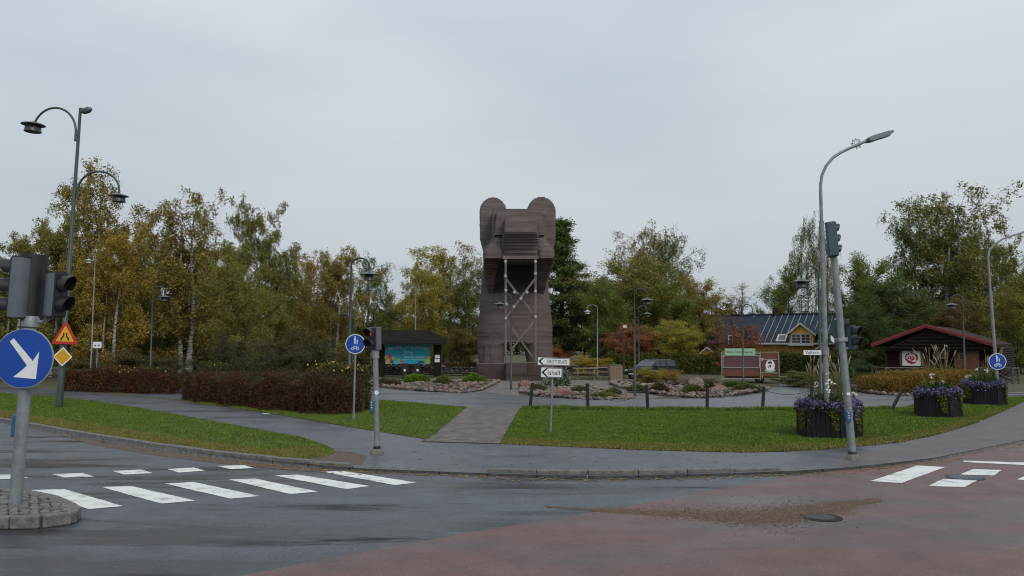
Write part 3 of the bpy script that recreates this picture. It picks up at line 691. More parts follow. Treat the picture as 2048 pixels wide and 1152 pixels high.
# --- pedestrian and bicycle sign faces
def person_glyph(b, m, x, y, s, z):
    b.prism(circ(.11*s, 12, x, y+.72*s), .002, m, z)
    b.prism([(x-.13*s, y+.58*s), (x+.13*s, y+.58*s), (x+.2*s, y+.1*s), (x+.1*s, y+.12*s), (x+.14*s, y-.6*s), (x+.02*s, y-.6*s), (x, y-.05*s), (x-.04*s, y-.6*s), (x-.16*s, y-.6*s), (x-.1*s, y+.12*s), (x-.2*s, y+.1*s)], .002, m, z)
def bike_glyph(b, m, x, y, s, z):
    for cx in (-.55, .55):
        o = circ(.34*s, 18, x+cx*s, y); i = circ(.25*s, 18, x+cx*s, y)
        vs = [m @ Vector((*p, z+.002)) for p in o+i]; b.add(vs, [(k, (k+1) % 18, 18+(k+1) % 18, 18+k) for k in range(18)])
    def bar(x0, y0, x1, y1, t=.035):
        d = Vector((x1-x0, y1-y0)).normalized(); nx, ny = -d.y*t*s, d.x*t*s
        b.prism([(x+x0*s+nx, y+y0*s+ny), (x+x0*s-nx, y+y0*s-ny), (x+x1*s-nx, y+y1*s-ny), (x+x1*s+nx, y+y1*s+ny)], .002, m, z)
    for q in ((-.55, 0, -.3, .5), (-.3, .5, .4, .5), (.55, 0, .35, .65), (-.3, .5, 0, 0), (0, 0, .4, .5), (-.55, 0, 0, 0), (.35, .65, .2, .65), (-.4, .6, -.2, .6)): bar(*q)
def blue_sign(par, m, R):
    sp = MB().prism(circ(R, 40), .012, m).build('sign_plate', M['white'], par)
    MB().prism(circ(R*.93, 40), .002, m, .013).build('blue_face', M['blue_sign'], sp)
    g = MB(); person_glyph(g, m, -.05*R, .35*R, R*.55, .016); person_glyph(g, m, .19*R, .18*R, R*.33, .016)
    g.build('pedestrian_symbol', M['white'], sp)
    g = MB(); bike_glyph(g, m, .0, -.47*R, R*.46, .016); g.build('bicycle_symbol', M['white'], sp)
r, L, b = pole_root('blue_path_sign', 'round blue walking and cycling sign on a thin grey pole before the red hedge', 'road sign', (707, 840), (712, 668))
MB().tube([(0, 0, 0), (0, 0, L)], .034, 12).build('pole', M['galv'], r, smooth=True)
MB().lathe([(.07, 0), (.06, .12), (.036, .14)], n=12).build('concrete_foot', M['concrete'], r)
blue_sign(r, face((0, -.05, hz(b, 688))), .325)

# --- IDROTTSPLATS / Ishall direction sign
r, L, b = pole_root('direction_sign', 'white direction sign reading IDROTTSPLATS and Ishall on a grey pole in the lawn', 'road sign', (1101, 868), (1106, 716))
MB().tube([(0, 0, 0), (0, 0, L)], .032, 12).build('pole', M['galv'], r, smooth=True)
MB().tube([(0, 0, 0), (0, 0, .1)], .042, 12).build('ground_sleeve', M['galvdark'], r)
k = b.y/FPX*1.0
def dirplate(x0, x1, y0, y1, s, tx, ts, sx):
    zc = hz(b, (y0+y1)/2); cx = ((x0+x1)/2-1103.5)*k; W = (x1-x0)*k; Hh = (y1-y0)*k
    m = face((cx, -.05, zc), math.radians(0))
    p = MB().prism([(-W/2+.02, -Hh/2), (W/2-.02, -Hh/2), (W/2, -Hh/2+.02), (W/2, Hh/2-.02), (W/2-.02, Hh/2), (-W/2+.02, Hh/2), (-W/2, Hh/2-.02), (-W/2, -Hh/2+.02)], .018, m).build('sign_plate', M['sign_rim'], r)
    MB().prism([(-W/2+.012, -Hh/2+.012), (W/2-.012, -Hh/2+.012), (W/2-.012, Hh/2-.012), (-W/2+.012, Hh/2-.012)], .002, m, .019).build('white_face', M['white'], p)
    h = Hh/2-.014; x = -W/2+.014; a = h*1.15
    g = MB().prism([(x+.0, 0), (x+a, h), (x+a+.05, h), (x+.075, 0), (x+a+.05, -h), (x+a, -h)], .002, m, .022)
    e = .012
    g.prism([(x+a+.05, h), (x+a+.05, h-e), (W/2-.014, h-e), (W/2-.014, h)], .002, m, .0222).prism([(x+a+.05, -h), (x+a+.05, -h+e), (W/2-.014, -h+e), (W/2-.014, -h)], .002, m, .0222)
    g.prism([(W/2-.014, -h), (W/2-.014, h), (W/2-.014-e, h), (W/2-.014-e, -h)], .002, m, .0226)
    g.build('black_arrow_border', M['ink'], p)
    text('lettering', s, ts, m @ Matrix.Translation((tx, -.005, .023)), M['ink'], p, sx=sx)
    return p
dirplate(1073, 1138, 715, 731, 'IDROTTSPLATS', .085, .145, .58)
dirplate(1080, 1123, 735, 755, 'Ishall', .06, .19, .95)

# --- park lamps
def park_lamp(label, px, top, Y, side, pole='dark_post', brim='lamp_brim', hood='lamp_dark', span=.62, H=5.2, group='hook-necked park lamps', rz=0, square=False):
    g = GX(px, Y); t = D(px, top, Y).z-g.z; s = t/H
    r = thing('park_lamp', label, 'street lamp', g, (0, random.uniform(-.006, .006), rz), group)
    R = .27; zc = H-R
    MB().tube([(0, 0, 0), (0, 0, 1.0), (0, 0, 1.02), (0, 0, zc-.9)], [.065, .065, .05, .042], 12).build('pole', M[pole], r, smooth=True)
    R = span/2
    arc = [(0, 0, zc-.9), (0, 0, zc)]+[(side*(R-R*math.cos(q)), 0, zc+.27*math.sin(q)) for q in np.linspace(.15, PI, 12)]+[(side*span, 0, zc-.2)]
    MB().tube(arc, .03, 10).build('arm', M[pole], r, smooth=True)
    hx = side*span; hzz = zc-.2
    MB().lathe([(.03, .05), (.07, .0), (.2, -.045), (.33, -.09), (.33, -.105), (.2, -.09), (.1, -.08)], Matrix.Translation((hx, 0, hzz)), 24).build('brim', M[brim], r, smooth=True)
    MB().lathe([(.12, -.08), (.155, -.13), (.175, -.24), (.19, -.3), (.18, -.3), (.1, -.26)], Matrix.Translation((hx, 0, hzz)), 24).build('hood', M[hood], r, smooth=True)
    r.scale = (s, s, s)
    return r
LAMPS = [
 ('tall dark park lamp rising just behind the round blue sign and red hedge', 697, 516, 30, 1, {}),
 ('small dark park lamp facing left behind the tall hook lamp near the shelter', 705, 614, 60, -1, {}),
 ('faint dark park lamp among the birch trunks above the left red hedge', 300, 573, 47, 1, {}),
 ('dark park lamp standing in front of the wooden bear and its frame', 1022, 588, 43, -1, {}),
 ('dark park lamp at the rockery, nearest to the dark refuse bin', 1270, 577, 38, 1, {}),
 ('smaller dark park lamp just behind the one by the refuse bin', 1278, 612, 58, 1, {}),
 ('dark park lamp in front of the brown food trailer', 1487, 609, 43, 1, {}),
 ('thin far park lamp in front of the yellow house, right of the skylight', 1579, 637, 85, -1, {}),
 ('green park lamp close behind the street with the white name plates', 1643, 532, 29, -1, dict(pole='green_post')),
 ('dark park lamp in front of the dark log cabin', 1931, 590, 45, -1, {}),
 ('white park lamp in front of the left birches beside the green double lamp', 180, 507, 47, -1, dict(pole='galv', brim='white_lamp', hood='white_lamp', span=.5, H=10.5, group=None)),
 ('pale thin park lamp behind the information shelter roof', 829, 571, 60, -1, dict(pole='galv', brim='white_lamp', hood='white_lamp', span=1.1, H=8, group=None)),
 ('pale thin park lamp between the bear and the green trees', 1195, 610, 57, -1, dict(pole='galv', brim='white_lamp', hood='white_lamp', span=.85, H=6.2, group=None)),
]
for l, px, top, Y, sd_, kw in LAMPS: park_lamp(l, px, top, Y, sd_, **kw)

# --- green double arm lamp with warning signs
r, L, b = pole_root('double_street_lamp', 'tall green double-armed street lamp carrying a roadworks triangle and yellow diamond', 'street lamp', (118, 816), (161, 216))
MB().tube([(0, 0, 0), (0, 0, 2.6), (0, 0, 2.65), (0, 0, L)], [.13, .125, .095, .055], 16).build('pole', M['green_post'], r, smooth=True)
k = b.y/FPX
def arm(z0, side, span, rise, drop, n, hood_s):
    pts = [(side*.12, 0, z0-.25), (side*.12, 0, z0+.1)]+[(side*(.12+span/2-span/2*math.cos(q)), 0, z0+.1+rise*math.sin(q)) for q in np.linspace(.12, PI*.9, 18)]
    e_ = pts[-1]; pts += [(side*(.12+span), 0, z0+.1-drop)]
    MB().tube(pts, .042, 10).build('arm', M['green_post'], r, smooth=True)
    mb = MB().tube([(0, 0, z0), (side*.12, 0, z0)], .03, 8).tube([(0, 0, z0-.2), (side*.12, 0, z0-.2)], .03, 8)
    mb.build('arm_clamp', M['green_post'], r)
    T = Matrix.Translation((side*(.12+span), 0, z0+.1-drop)) @ Matrix.Rotation(-L*0, 4, 'Y')
    s = hood_s
    hd = MB().lathe([(.03*s, .06*s), (.09*s, .03*s), (.3*s, -.03*s), (.42*s, -.08*s), (.42*s, -.1*s), (.3*s, -.09*s), (.2*s, -.1*s)], T, 28).build('brim', M['lamp_brim'], r, smooth=True)
    MB().lathe([(.2*s, -.09*s), (.27*s, -.16*s), (.3*s, -.36*s), (.28*s, -.37*s), (.1*s, -.3*s)], T, 28).build('hood', M['lamp_dark'], r, smooth=True)
arm(hz(b, 270)-0, -1, 1.72, .98, -.35, 0, 1.05)
arm(hz(b, 385)-0, 1, 1.66, .78, .1, 0, .85)
fl = MB().lathe([(.06, -.2), (.12, -.12), (.13, .1), (.05, .22)], Matrix.Translation((.3, -.1, L-.12)) @ Matrix.Rotation(math.radians(70), 4, 'Y'), 16)
fl.build('floodlight', M['lamp_brim'], r, smooth=True)
MB().tube([(0, 0, L-.02), (.25, -.05, L-.02)], .025, 8).build('floodlight_bracket', M['green_post'], r)
zt = hz(b, 672)
m = Matrix.Translation((.14, -.17, zt)) @ face()
def tri(h, c=0.0):
    R = h; o = []
    for a in (90, 210, 330):
        cx, cy = (R-c)*math.cos(math.radians(a)), (R-c)*math.sin(math.radians(a))
        for d in (-40, 0, 40): o.append((cx+c*math.cos(math.radians(a+d)), cy+c*math.sin(math.radians(a+d))))
    return o
tp = MB().prism(tri(.56, .07), .012, m).build('warning_triangle', M['red_sign'], r)
MB().prism(tri(.395, .03), .002, m, .013).build('yellow_field', M['orange_sign'], tp)
g = MB()
for s in (-1, 1):
    g.prism([(s*.11, -.17), (s*.11, -.11), (s*.03, .0), (s*.03, .13), (s*.085, .13), (s*.085, .02), (s*.17, -.09), (s*.17, -.17)], .002, m, .016)
g.build('narrowing_symbol', M['ink'], tp)
zt = hz(b, 713); m = Matrix.Translation((.10, -.17, zt)) @ face() @ Matrix.Rotation(math.radians(45), 4, 'Z')
sq = lambda a: [(-a, -a), (a, -a), (a, a), (-a, a)]
dp = MB().prism(sq(.285), .012, m).build('priority_diamond', M['ink'], r)
MB().prism(sq(.27), .002, m, .013).build('white_border', M['white'], dp)
MB().prism(sq(.225), .002, m, .016).build('yellow_field', M['yellow_sign'], dp)
MB().box((.09, -.12, hz(b, 672)-.1), (.3, .1, .05)).box((.05, -.12, hz(b, 713)), (.2, .1, .05)).build('sign_bracket', M['galv'], r)

# --- tall right street light
def mast_light(label, base, top_pole, arm_pts, joint, Y=None, r0=.07, r1=.045, head=True, extra=True):
    r, L, b = pole_root('street_light', label, 'street light', base, top_pole, Y=Y)
    zj = hz(b, joint)
    MB().tube([(0, 0, 0), (0, 0, zj)], [r0, r0*.93], 16).build('pole', M['galv'], r, smooth=True)
    P = [Vector((0, 0, zj-.02))]
    q = r.rotation_euler.to_matrix().inverted()
    for x, y in arm_pts: P.append(q @ (D(x, y, b.y)-b))
    MB().tube(P, [r1]*2+[r1*.9]*(len(P)-2), 12).build('curved_arm', M['galv'], r, smooth=True)
    return r, b, q
r, b, q = mast_light('tall grey street light with curved arm and the Vallarv. name plate, behind the flower box', (1656, 877), (1641, 372), [(1641.5, 392), (1641, 370), (1644, 350), (1652, 332), (1665, 316), (1683, 304), (1700, 296), (1716, 289), (1735, 281)], 442)
def QP(x, y, dy=0): return q @ (D(x, y, b.y)+Vector((0, dy, 0))-b)
a, c = QP(1734, 281), QP(1783, 264); d = (c-a); L = d.length; ang = math.atan2(d.z, d.x)
hm = Matrix.Translation(a) @ Matrix.Rotation(-ang, 4, 'Y')
MB().prism([(0, -.05), (.12, -.075), (L*.8, -.075), (L, -.03), (L, .02), (L*.8, .05), (.1, .07), (0, .05)], .3, hm @ Matrix(((1, 0, 0, 0), (0, 0, 1, -.15), (0, 1, 0, 0), (0, 0, 0, 1)))).build('luminaire', M['galvdark'], r, bevel=.01)
MB().box((L*.72, 0, -.08), (L*.3, .22, .01), m=hm).build('lamp_glass', M['white_lamp'], r)
st = MB(); sc_ = QP(1713, 287)
for i in range(8):
    v = Vector((math.cos(i*PI/4), .2*math.sin(i), math.sin(i*PI/4))); p = sc_+v*.17
    st.tube([sc_+v*.05, p], .008, 5)
for i in range(8):
    a1, a2 = i*PI/4, (i+1)*PI/4+.6
    st.tube([sc_+Vector((math.cos(a1), .1, math.sin(a1)))*.15, sc_+Vector((math.cos(a2), -.1, math.sin(a2)))*.12], .006, 5)
st.build('wire_star_ornament', M['lamp_dark'], r)
m = Matrix.Translation(QP(1624, 705, -.02)) @ face()
W, Hh = .5, .15
p = MB().prism([(-W/2, -Hh/2), (W/2, -Hh/2), (W/2, Hh/2), (-W/2, Hh/2)], .012, m).build('name_plate', M['ink'], r)
MB().prism([(-W/2+.012, -Hh/2+.012), (W/2-.012, -Hh/2+.012), (W/2-.012, Hh/2-.012), (-W/2+.012, Hh/2-.012)], .002, m, .013).build('white_face', M['white'], p)
text('lettering', 'Vallarv.', .135, m @ Matrix.Translation((0, 0, .016)), M['ink'], p)
m = Matrix.Translation(QP(1664, 679, -.02)) @ Matrix.Rotation(0, 4, 'Z') @ face((0, 0, 0), math.radians(60)) 
m = m @ Matrix.Rotation(math.radians(-8), 4, 'Z')
p = MB().prism([(-.27, -.07), (.27, -.07), (.27, .07), (-.27, .07)], .012, m).build('name_plate', M['white'], r)
MB().lathe([(.09, -.09), (.095, -.09), (.095, .12), (.09, .12)], Matrix.Translation((0, 0, hz(b, 703))), 14).build('plate_clamp', M['galv'], r)
sk = MB()
for i in range(14): sk.box((random.uniform(-.05, .05), -.086, hz(b, 770)+random.uniform(-.25, .4)), (random.uniform(.03, .07), .004, random.uniform(.02, .05)), rz=0)
sk.build('torn_stickers', M['white'], r)
# far right light with blue sign
r, b, q = mast_light('grey street light at the right edge with a round blue path sign', (1998, 810), (1976, 520), [(1977, 530), (1976, 515), (1979, 500), (1990, 488), (2005, 478), (2025, 471), (2048, 464), (2075, 455)], 580, r0=.065, r1=.045)
p0 = QP(2075, 455); MB().box(p0+Vector((.35, 0, .12)), (.7, .25, .08), ry=-.33).build('luminaire', M['galvdark'], r, bevel=.01)
mm = q.to_4x4(); blue_sign(r, Matrix.Translation(QP(1991.5, 723, -.11)) @ face((0, 0, 0), math.radians(-8)), .335)

# --- right signal mast, leaning
r, L, b = pole_root('traffic_signal', 'leaning grey signal mast with a tall blue-grey signal on top, right of the Vallarv. plate', 'traffic light', (1706, 920), (1668, 516))
q = r.rotation_euler.to_matrix().inverted()
MB().lathe([(.16, 0), (.15, .06), (.1, .13), (.09, .13)], n=20).build('concrete_foot', M['concrete'], r, smooth=True)
MB().lathe([(.1, .12), (.085, .19), (.065, .2)], n=16).build('rubber_collar', M['black'], r)
MB().tube([(0, 0, .12), (0, 0, L)], [.083, .072], 18).build('pole', M['galv'], r, smooth=True)
MB().tube([(0, 0, L-.02), (0, 0, L+.1)], .07, 14).build('top_socket', M['galvdark'], r)
cz = (q @ (D(1666.5, 479, b.y)-b))
signal_head(r, Matrix.Translation(cz+Vector((0, -.0, 0))) @ face((0, 0, 0), math.radians(96)), 3, .3, mh='housing_blue', h1=.235, visor=.15, back_d=.12)
MB().box(cz+Vector((-.075, -.17, 0)), (.2, .02, .74), rz=math.radians(-8)).build('back_board', M['housing_blue'], r, bevel=.01)
zc = hz(b, 668); 
MB().box((0, 0, zc-.12), (.2, .2, .09)).build('clamp', M['galv'], r, bevel=.01)
signal_head(r, Matrix.Translation((.26, .0, zc-.08)) @ face((0, 0, 0), math.radians(40)), 2, .26, mh='housing_blue', h1=.24, visor=.2)
signal_head(r, Matrix.Translation((.17, .22, zc)) @ face((0, 0, 0), math.radians(80)), 3, .26, mh='housing_blue', h1=.22, visor=.12)
MB().tube([(0, 0, zc+.32), (-.12, .02, zc+.33)], .03, 8).tube([(0, 0, zc-.3), (.2, 0, zc-.34)], .03, 8).build('head_bracket', M['housing'], r)
zb = hz(b, 831)
MB().box((-.06, -.1, zb), (.11, .1, .25)).build('push_button_box', M['button_blue'], r, bevel=.02)
bb = MB()
for qq in (.07, .02, -.03): bb.prism(circ(.012, 8), .003, face((-.06, -.151, zb+qq)))
bb.build('button_symbols', M['white'], r)
MB().box((0, -.083, hz(b, 787)), (.07, .006, .06)).build('sticker', M['white'], r)

# --- small parking board and floodlight mast
g = GX(192, 46)
r = thing('parking_sign', 'small white board sign with a black emblem before the left birch trunks', 'sign', g)
t = D(192, 684, 46).z-g.z
MB().tube([(0, 0, 0), (0, 0, t)], .03, 8).build('pole', M['galv'], r)
p = MB().box((0, -.04, t-.17), (.5, .02, .36)).build('board', M['white'], r)
e_ = MB()
for s in (-1, 1): e_.prism([(s*.03, -.02), (s*.1, .05), (s*.17, .04), (s*.13, 0), (s*.17, -.05), (s*.1, -.05)], .003, face((0, -.051, t-.2)))
e_.build('emblem', M['ink'], p)
g = GX(1248, 52)
r = thing('floodlight_mast', 'thin mast with two small floodlights in front of the russet tree', 'floodlight', g)
t = D(1250, 650, 52).z-g.z
MB().tube([(0, 0, 0), (0, 0, t)], .04, 8).build('pole', M['dark_post'], r)
MB().box((.07, -.1, t-.1), (.24, .12, .2)).build('floodlight', M['white_lamp'], r, bevel=.01)
MB().box((-.45, -.1, t-.65), (.26, .14, .24)).build('floodlight', M['black'], r, bevel=.01)
MB().tube([(-.45, 0, t-.5), (.05, 0, t-.5)], .02, 6).build('crossbar', M['dark_post'], r)

# --- chain posts
BL = [(1060, 817, 1065, 767, 'leaning left, first from the brick path'), (1176, 818, 1175, 768, 'right of the Ishall sign'), (1296, 821, 1293, 771, 'below the dark park lamp at the rockery'),
      (1414, 821, 1415, 770, 'left of the food trailer'), (1525, 820, 1528, 774, 'below the right end of the food trailer'), (1622, 811, 1624, 774, 'behind the left side of the nearest flower box'),
      (1708, 813, 1706, 774, 'behind the right side of the nearest flower box'), (1783, 820, 1805, 778, 'tilted far over to the right beside the second flower box')]
tops = []
for x0, y0, x1, y1, w_ in BL:
    r, L, b = pole_root('chain_post', 'black metal chain post '+w_, 'bollard', (x0, y0), (x1, y1), group='black chain posts along the lawn')
    MB().tube([(0, 0, -.05), (0, 0, L)], .062, 14).build('tube', M['bollard'], r, smooth=True)
    MB().lathe([(.064, L-.01), (.064, L+.015), (.03, L+.03), (.001, L+.03)], n=14).build('cap', M['bollard'], r, smooth=True)
    MB().tube([(-.08, 0, L-.1), (.08, 0, L-.1)], .014, 6).build('chain_ring', M['bollard'], r)
    tops.append(D(x1, y1, b.y)-Vector((0, 0, .12)))
def chain(a, c, sag, label):
    ch = MB(); n = 46; P = [a.lerp(c, i/n)-Vector((0, 0, sag*4*(i/n)*(1-i/n))) for i in range(n+1)]
    for i in range(n):
        d = (P[i+1]-P[i]); w_ = .014
        ch.tube([P[i]-d*.15, P[i+1]+d*.15], .011 if i % 2 else .009, 5)
    tag(ch.build('chain', M['bollard']), label, 'chain')
chain(tops[0], tops[1], .42, 'black chain sagging between the two posts beside the Ishall sign')
chain(tops[1], tops[2], .5, 'black chain sagging right of the Ishall sign to the third post')
chain(tops[4], tops[5], .17, 'black chain hanging below the Vallarv. name plate')
# ------------------------------------------------------------ the wooden bear
BY = 60.0; BC = GX(1030, BY)                     # ground point under the chest
bear = thing('wooden_bear', 'giant brown bear sculpture of stacked boards with round ears behind a timber frame', 'bear sculpture', BC)
kb = BY/FPX
def bz(py): return D(1030, py, BY).z-GZ
def bx(px): return (px-1030)*kb*1.0
def rrect(x0, x1, y0, y1, r, n=5):
    r = min(r, (x1-x0)/2*.99, (y1-y0)/2*.99); o = []
    for cx, cy, a0 in ((x1-r, y0+r, -90), (x1-r, y1-r, 0), (x0+r, y1-r, 90), (x0+r, y0+r, 180)):
        for i in range(n+1):
            a = math.radians(a0+90*i/n); o.append((cx+r*math.cos(a), cy+r*math.sin(a)))
    return o
def boards(name, keys, m, step=.095, jit=.011, seed=0, label=None, smooth_keys=True):
    # keys: (z, x0, x1, yfront, yback, radius); every course of boards is a slab a little proud of or behind its neighbours
    rg = random.Random(seed); keys = sorted(keys); V = []; F = []; z = keys[0][0]; mb = MB()
    zs = [k[0] for k in keys]
    def at(z):
        for a, b in zip(keys, keys[1:]):
            if a[0] <= z <= b[0]:
                t = (z-a[0])/max(1e-6, b[0]-a[0]); t = t*t*(3-2*t)*.35+t*.65
                return [p+(q-p)*t for p, q in zip(a, b)]
        return keys[-1]
    n = 24; first = True
    while z < zs[-1]-.01:
        z2 = min(z+step*rg.uniform(.85, 1.15), zs[-1]); k = at((z+z2)/2); j = rg.uniform(-jit, jit)+(.012 if rg.random() < .12 else 0)
        ring = rrect(k[1]-j, k[2]+j, k[3]-j, k[4]+j, k[5])
        ring = [(x+rg.uniform(-.006, .006), y+rg.uniform(-.006, .006)) for x, y in ring]
        n = len(ring); b = len(V)
        V += [(x, y, z) for x, y in ring]+[(x, y, z2-.008) for x, y in ring]
        F += [(b+i, b+(i+1) % n, b+n+(i+1) % n, b+n+i) for i in range(n)]
        F += [tuple(b+n+i for i in range(n)), tuple(b+i for i in reversed(range(n)))]
        z = z2
    mb.V, mb.F = V, F; mb.keep = True
    return mb.build(name, m, bear, label=label)
# torso
boards('body', [(bz(y), bx(a), bx(c), f+.6, bk, r) for y, a, c, f, bk, r in [
    (684, 953, 1106, -.15, 4.6, 1.3), (660, 954, 1107, -.25, 4.7, 1.3), (640, 956, 1106, -.2, 4.6, 1.4), (622, 957, 1104, -.05, 4.5, 1.5), (600, 956, 1103, .05, 4.4, 1.6),
    (588, 957, 1102.5, .5, 4.3, 1.6), (575, 958, 1102, 2.3, 4.3, 1.4), (545, 960, 1100, 3.0, 4.2, 1.3), (520, 963, 1099, 3.0, 4.1, 1.2), (500, 965, 1100, 1.0, 4.0, 1.2), (470, 968, 1098, .2, 4.0, 1.4), (425, 985, 1088, .6, 3.9, 1.0)]], M['bear'], seed=1)
# hind legs either side of the arch
LK = [(0, 957, 1006), (.6, 956, 1006), (1.3, 955, 1007), (1.9, 954, 1010), (2.35, 953, 1016), (2.62, 953, 1024), (bz(684), 953, 1031)]
boards('leg', [(z, bx(a), bx(c), .42, 4.6, 1.1) for z, a, c in LK], M['bear2'], seed=2)
RK = [(0, 1055, 1106), (.6, 1055, 1107), (1.3, 1054, 1107), (1.9, 1051, 1107), (2.35, 1046, 1107), (2.62, 1038, 1107), (bz(684), 1030, 1107)]
boards('leg', [(z, bx(a), bx(c), .42, 4.6, 1.1) for z, a, c in RK], M['bear'], seed=3)
# paws hanging forward as ridges on the legs
boards('paw', [(0, bx(966), bx(983), .05, 1.5, .25), (1.5, bx(967), bx(981), .12, 1.5, .25), (2.4, bx(968), bx(978), .3, 1.5, .2)], M['bear2'], seed=4)
# ears: thick round-topped slabs at the sides of the head
def ear(x0, x1, ytop, ybot, tip, seed):
    cx = (x0+x1)/2; ks_ = []
    hw = (x1-x0)/2
    for t in np.linspace(0, 1, 9):
        a = t*PI/2; ks_.append((bz(ytop+hw*1.05)+hw*1.05*kb*math.sin(a)-.0, bx(cx-hw*math.cos(a)-.3), bx(cx+hw*math.cos(a)+.3), .5+.1, 1.9, .16))
    ks_ += [(bz(ybot), bx(x0+tip[0]), bx(x1+tip[1]), .7, 1.9, .16), (bz(ybot-26), bx(x0+.5), bx(x1-.5), .6, 1.9, .16)]
    return boards('ear', ks_, M['bear2'], seed=seed, step=.085)
ear(958, 1012.5, 391, 500, (7, -4), 5)
ear(1055, 1113, 390, 505, (4, -7), 6)
def bzf(py, f): return D(1030, py, BY+f).z-GZ
def bxf(px, f): return bx(px)*(1+f/BY)+0
# head block, brows and cheeks
boards('head', [(bzf(y, f), bxf(a, f), bxf(c, f), f, 2.6, r) for y, a, c, f, r in [
    (517, 965, 1110, -3.0, .7), (513, 965, 1110, -3.25, .6), (500, 965, 1110, -3.1, .5),
    (492, 969, 1106, -2.8, .5), (482, 980, 1096, -2.0, .4), (474, 983.5, 1092.5, -1.7, .3), (455, 983.5, 1092.5, -1.55, .2), (417.5, 984, 1091, -1.3, .15)]], M['bear'], seed=7)
boards('jaw', [(bzf(y, f), bxf(a, f), bxf(c, f), f, 3.0, r) for y, a, c, f, r in [(586, 976, 988, 1.6, .2), (565, 971, 990, .6, .25), (545, 968, 993, -.4, .25), (528, 966, 997, -1.6, .3), (517, 965.5, 1001, -2.7, .3)]], M['bear'], seed=12)
boards('jaw', [(bzf(y, f), bxf(a, f), bxf(c, f), f, 3.0, r) for y, a, c, f, r in [(586, 1076, 1089, 1.6, .2), (565, 1074, 1095, .6, .25), (545, 1073, 1101, -.4, .25), (528, 1072, 1107, -1.6, .3), (517, 1070, 1109.5, -2.7, .3)]], M['bear'], seed=13)
# muzzle in steps: block on top, swelling lip, hollow under the jaw
boards('muzzle', [(bzf(y, f*1.42), bxf(a, f*1.42), bxf(c, f*1.42), f*1.42, .0, r) for y, a, c, f, r in [
    (522, 1010, 1068, -1.8, .4), (512, 1003, 1081, -2.3, .4), (500, 1004, 1078, -2.45, .5), (486, 1003, 1080, -2.7, .6), (474, 1004, 1078, -3.0, .5), (466, 1006, 1076, -3.25, .3), (463, 1008, 1074, -3.3, .15), (434, 1009, 1073, -2.3, .15)]], M['bear'], seed=8)
boards('cheek', [(bzf(y, f*1.5), bxf(a, f*1.5), bxf(c, f*1.5), f*1.5, .0, .35) for y, a, c, f in [(516, 967, 1003, -2.3), (502, 966, 1004, -2.35), (490, 975, 1006, -2.0), (480, 986, 1007, -1.6), (472, 991, 1008, -1.35)]], M['bear2'], seed=9)
boards('cheek', [(bzf(y, f*1.5), bxf(a, f*1.5), bxf(c, f*1.5), f*1.5, .0, .35) for y, a, c, f in [(516, 1077, 1107, -2.3), (502, 1076, 1108, -2.35), (490, 1073, 1100, -2.0), (480, 1072, 1090, -1.6), (472, 1071, 1086, -1.35)]], M['bear2'], seed=10)
boards('forehead', [(bzf(y, f*1.5), bxf(a, f*1.5), bxf(c, f*1.5), f*1.5, .0, .12) for y, a, c, f in [(470, 988, 1089, -1.6), (450, 990, 1087, -1.5), (423, 992, 1085, -1.3)]], M['bear'], seed=11)
# timber frame with star lamps in front, on the same footing
FY = -3.75; fk = (BY+FY)/FPX
def fp(px, py, dy=0): return D(px, py, BY+FY+dy)-BC
fr = thing('star_frame', 'tall timber frame with crossed braces and star lamps in front of the wooden bear', 'frame', BC)
def stick(name, a, c, w_=.24, dy=0, mat_='beam', par=None):
    a, c = fp(*a, dy), fp(*c, dy); d = c-a; L = d.length
    mm = Matrix.Translation((a+c)/2) @ d.to_track_quat('Z', 'Y').to_matrix().to_4x4()
    return MB().box((0, 0, 0), (w_, w_*.7, L), m=mm).build(name, M[mat_], par or fr, bevel=.01)
for x in (1011.5, 1071): 
    a = fp(x, 518); stick('post', (x, 518), (x, 757), .23)
stick('top_beam', (1005, 515.5), (1077, 515.5), .27, -.03)
stick('brace', (1013, 559), (1071, 634), .2, .18); stick('brace', (1069, 559), (1013, 634), .2, -.2)
stick('brace', (1013, 641), (1071, 722), .2, .18); stick('brace', (1069, 641), (1025, 697), .2, -.2)
stick('brace', (1015, 646), (1022, 700), .16, 1.6); stick('brace', (1066, 648), (1048, 683), .16, 1.6)
stick('rail', (1013, 634), (1070, 634), .12, .3)
def star(px, py, dy=-.32):
    c = fp(px, py, dy); o = []
    for i in range(14):
        rr = .15 if i % 2 == 0 else .06; a = PI/2+i*PI/7; o.append((rr*math.cos(a), rr*math.sin(a)))
    MB().prism(o, .05, face(c)).build('star_lamp', M['star'], fr)
for s_ in [(1011, 523), (1071, 523), (1011, 552), (1071, 547), (1012, 580), (1071, 582), (1029, 584), (1054, 584), (1042, 596.5), (1028, 613), (1013, 608), (1012, 636), (1071, 633)]: star(*s_)
MB().box(fp(1034, 592.5, -.1), (.42, .2, .3)).build('floodlight', M['black'], fr, bevel=.02)
cb_ = MB().tube([fp(1055, 588, -.3), fp(1055.5, 596, -.3), fp(1054, 604, -.3), fp(1049, 608, -.3), fp(1036, 608, -.3)], .018, 6); cb_.build('lamp_cable', M['rail'], fr)
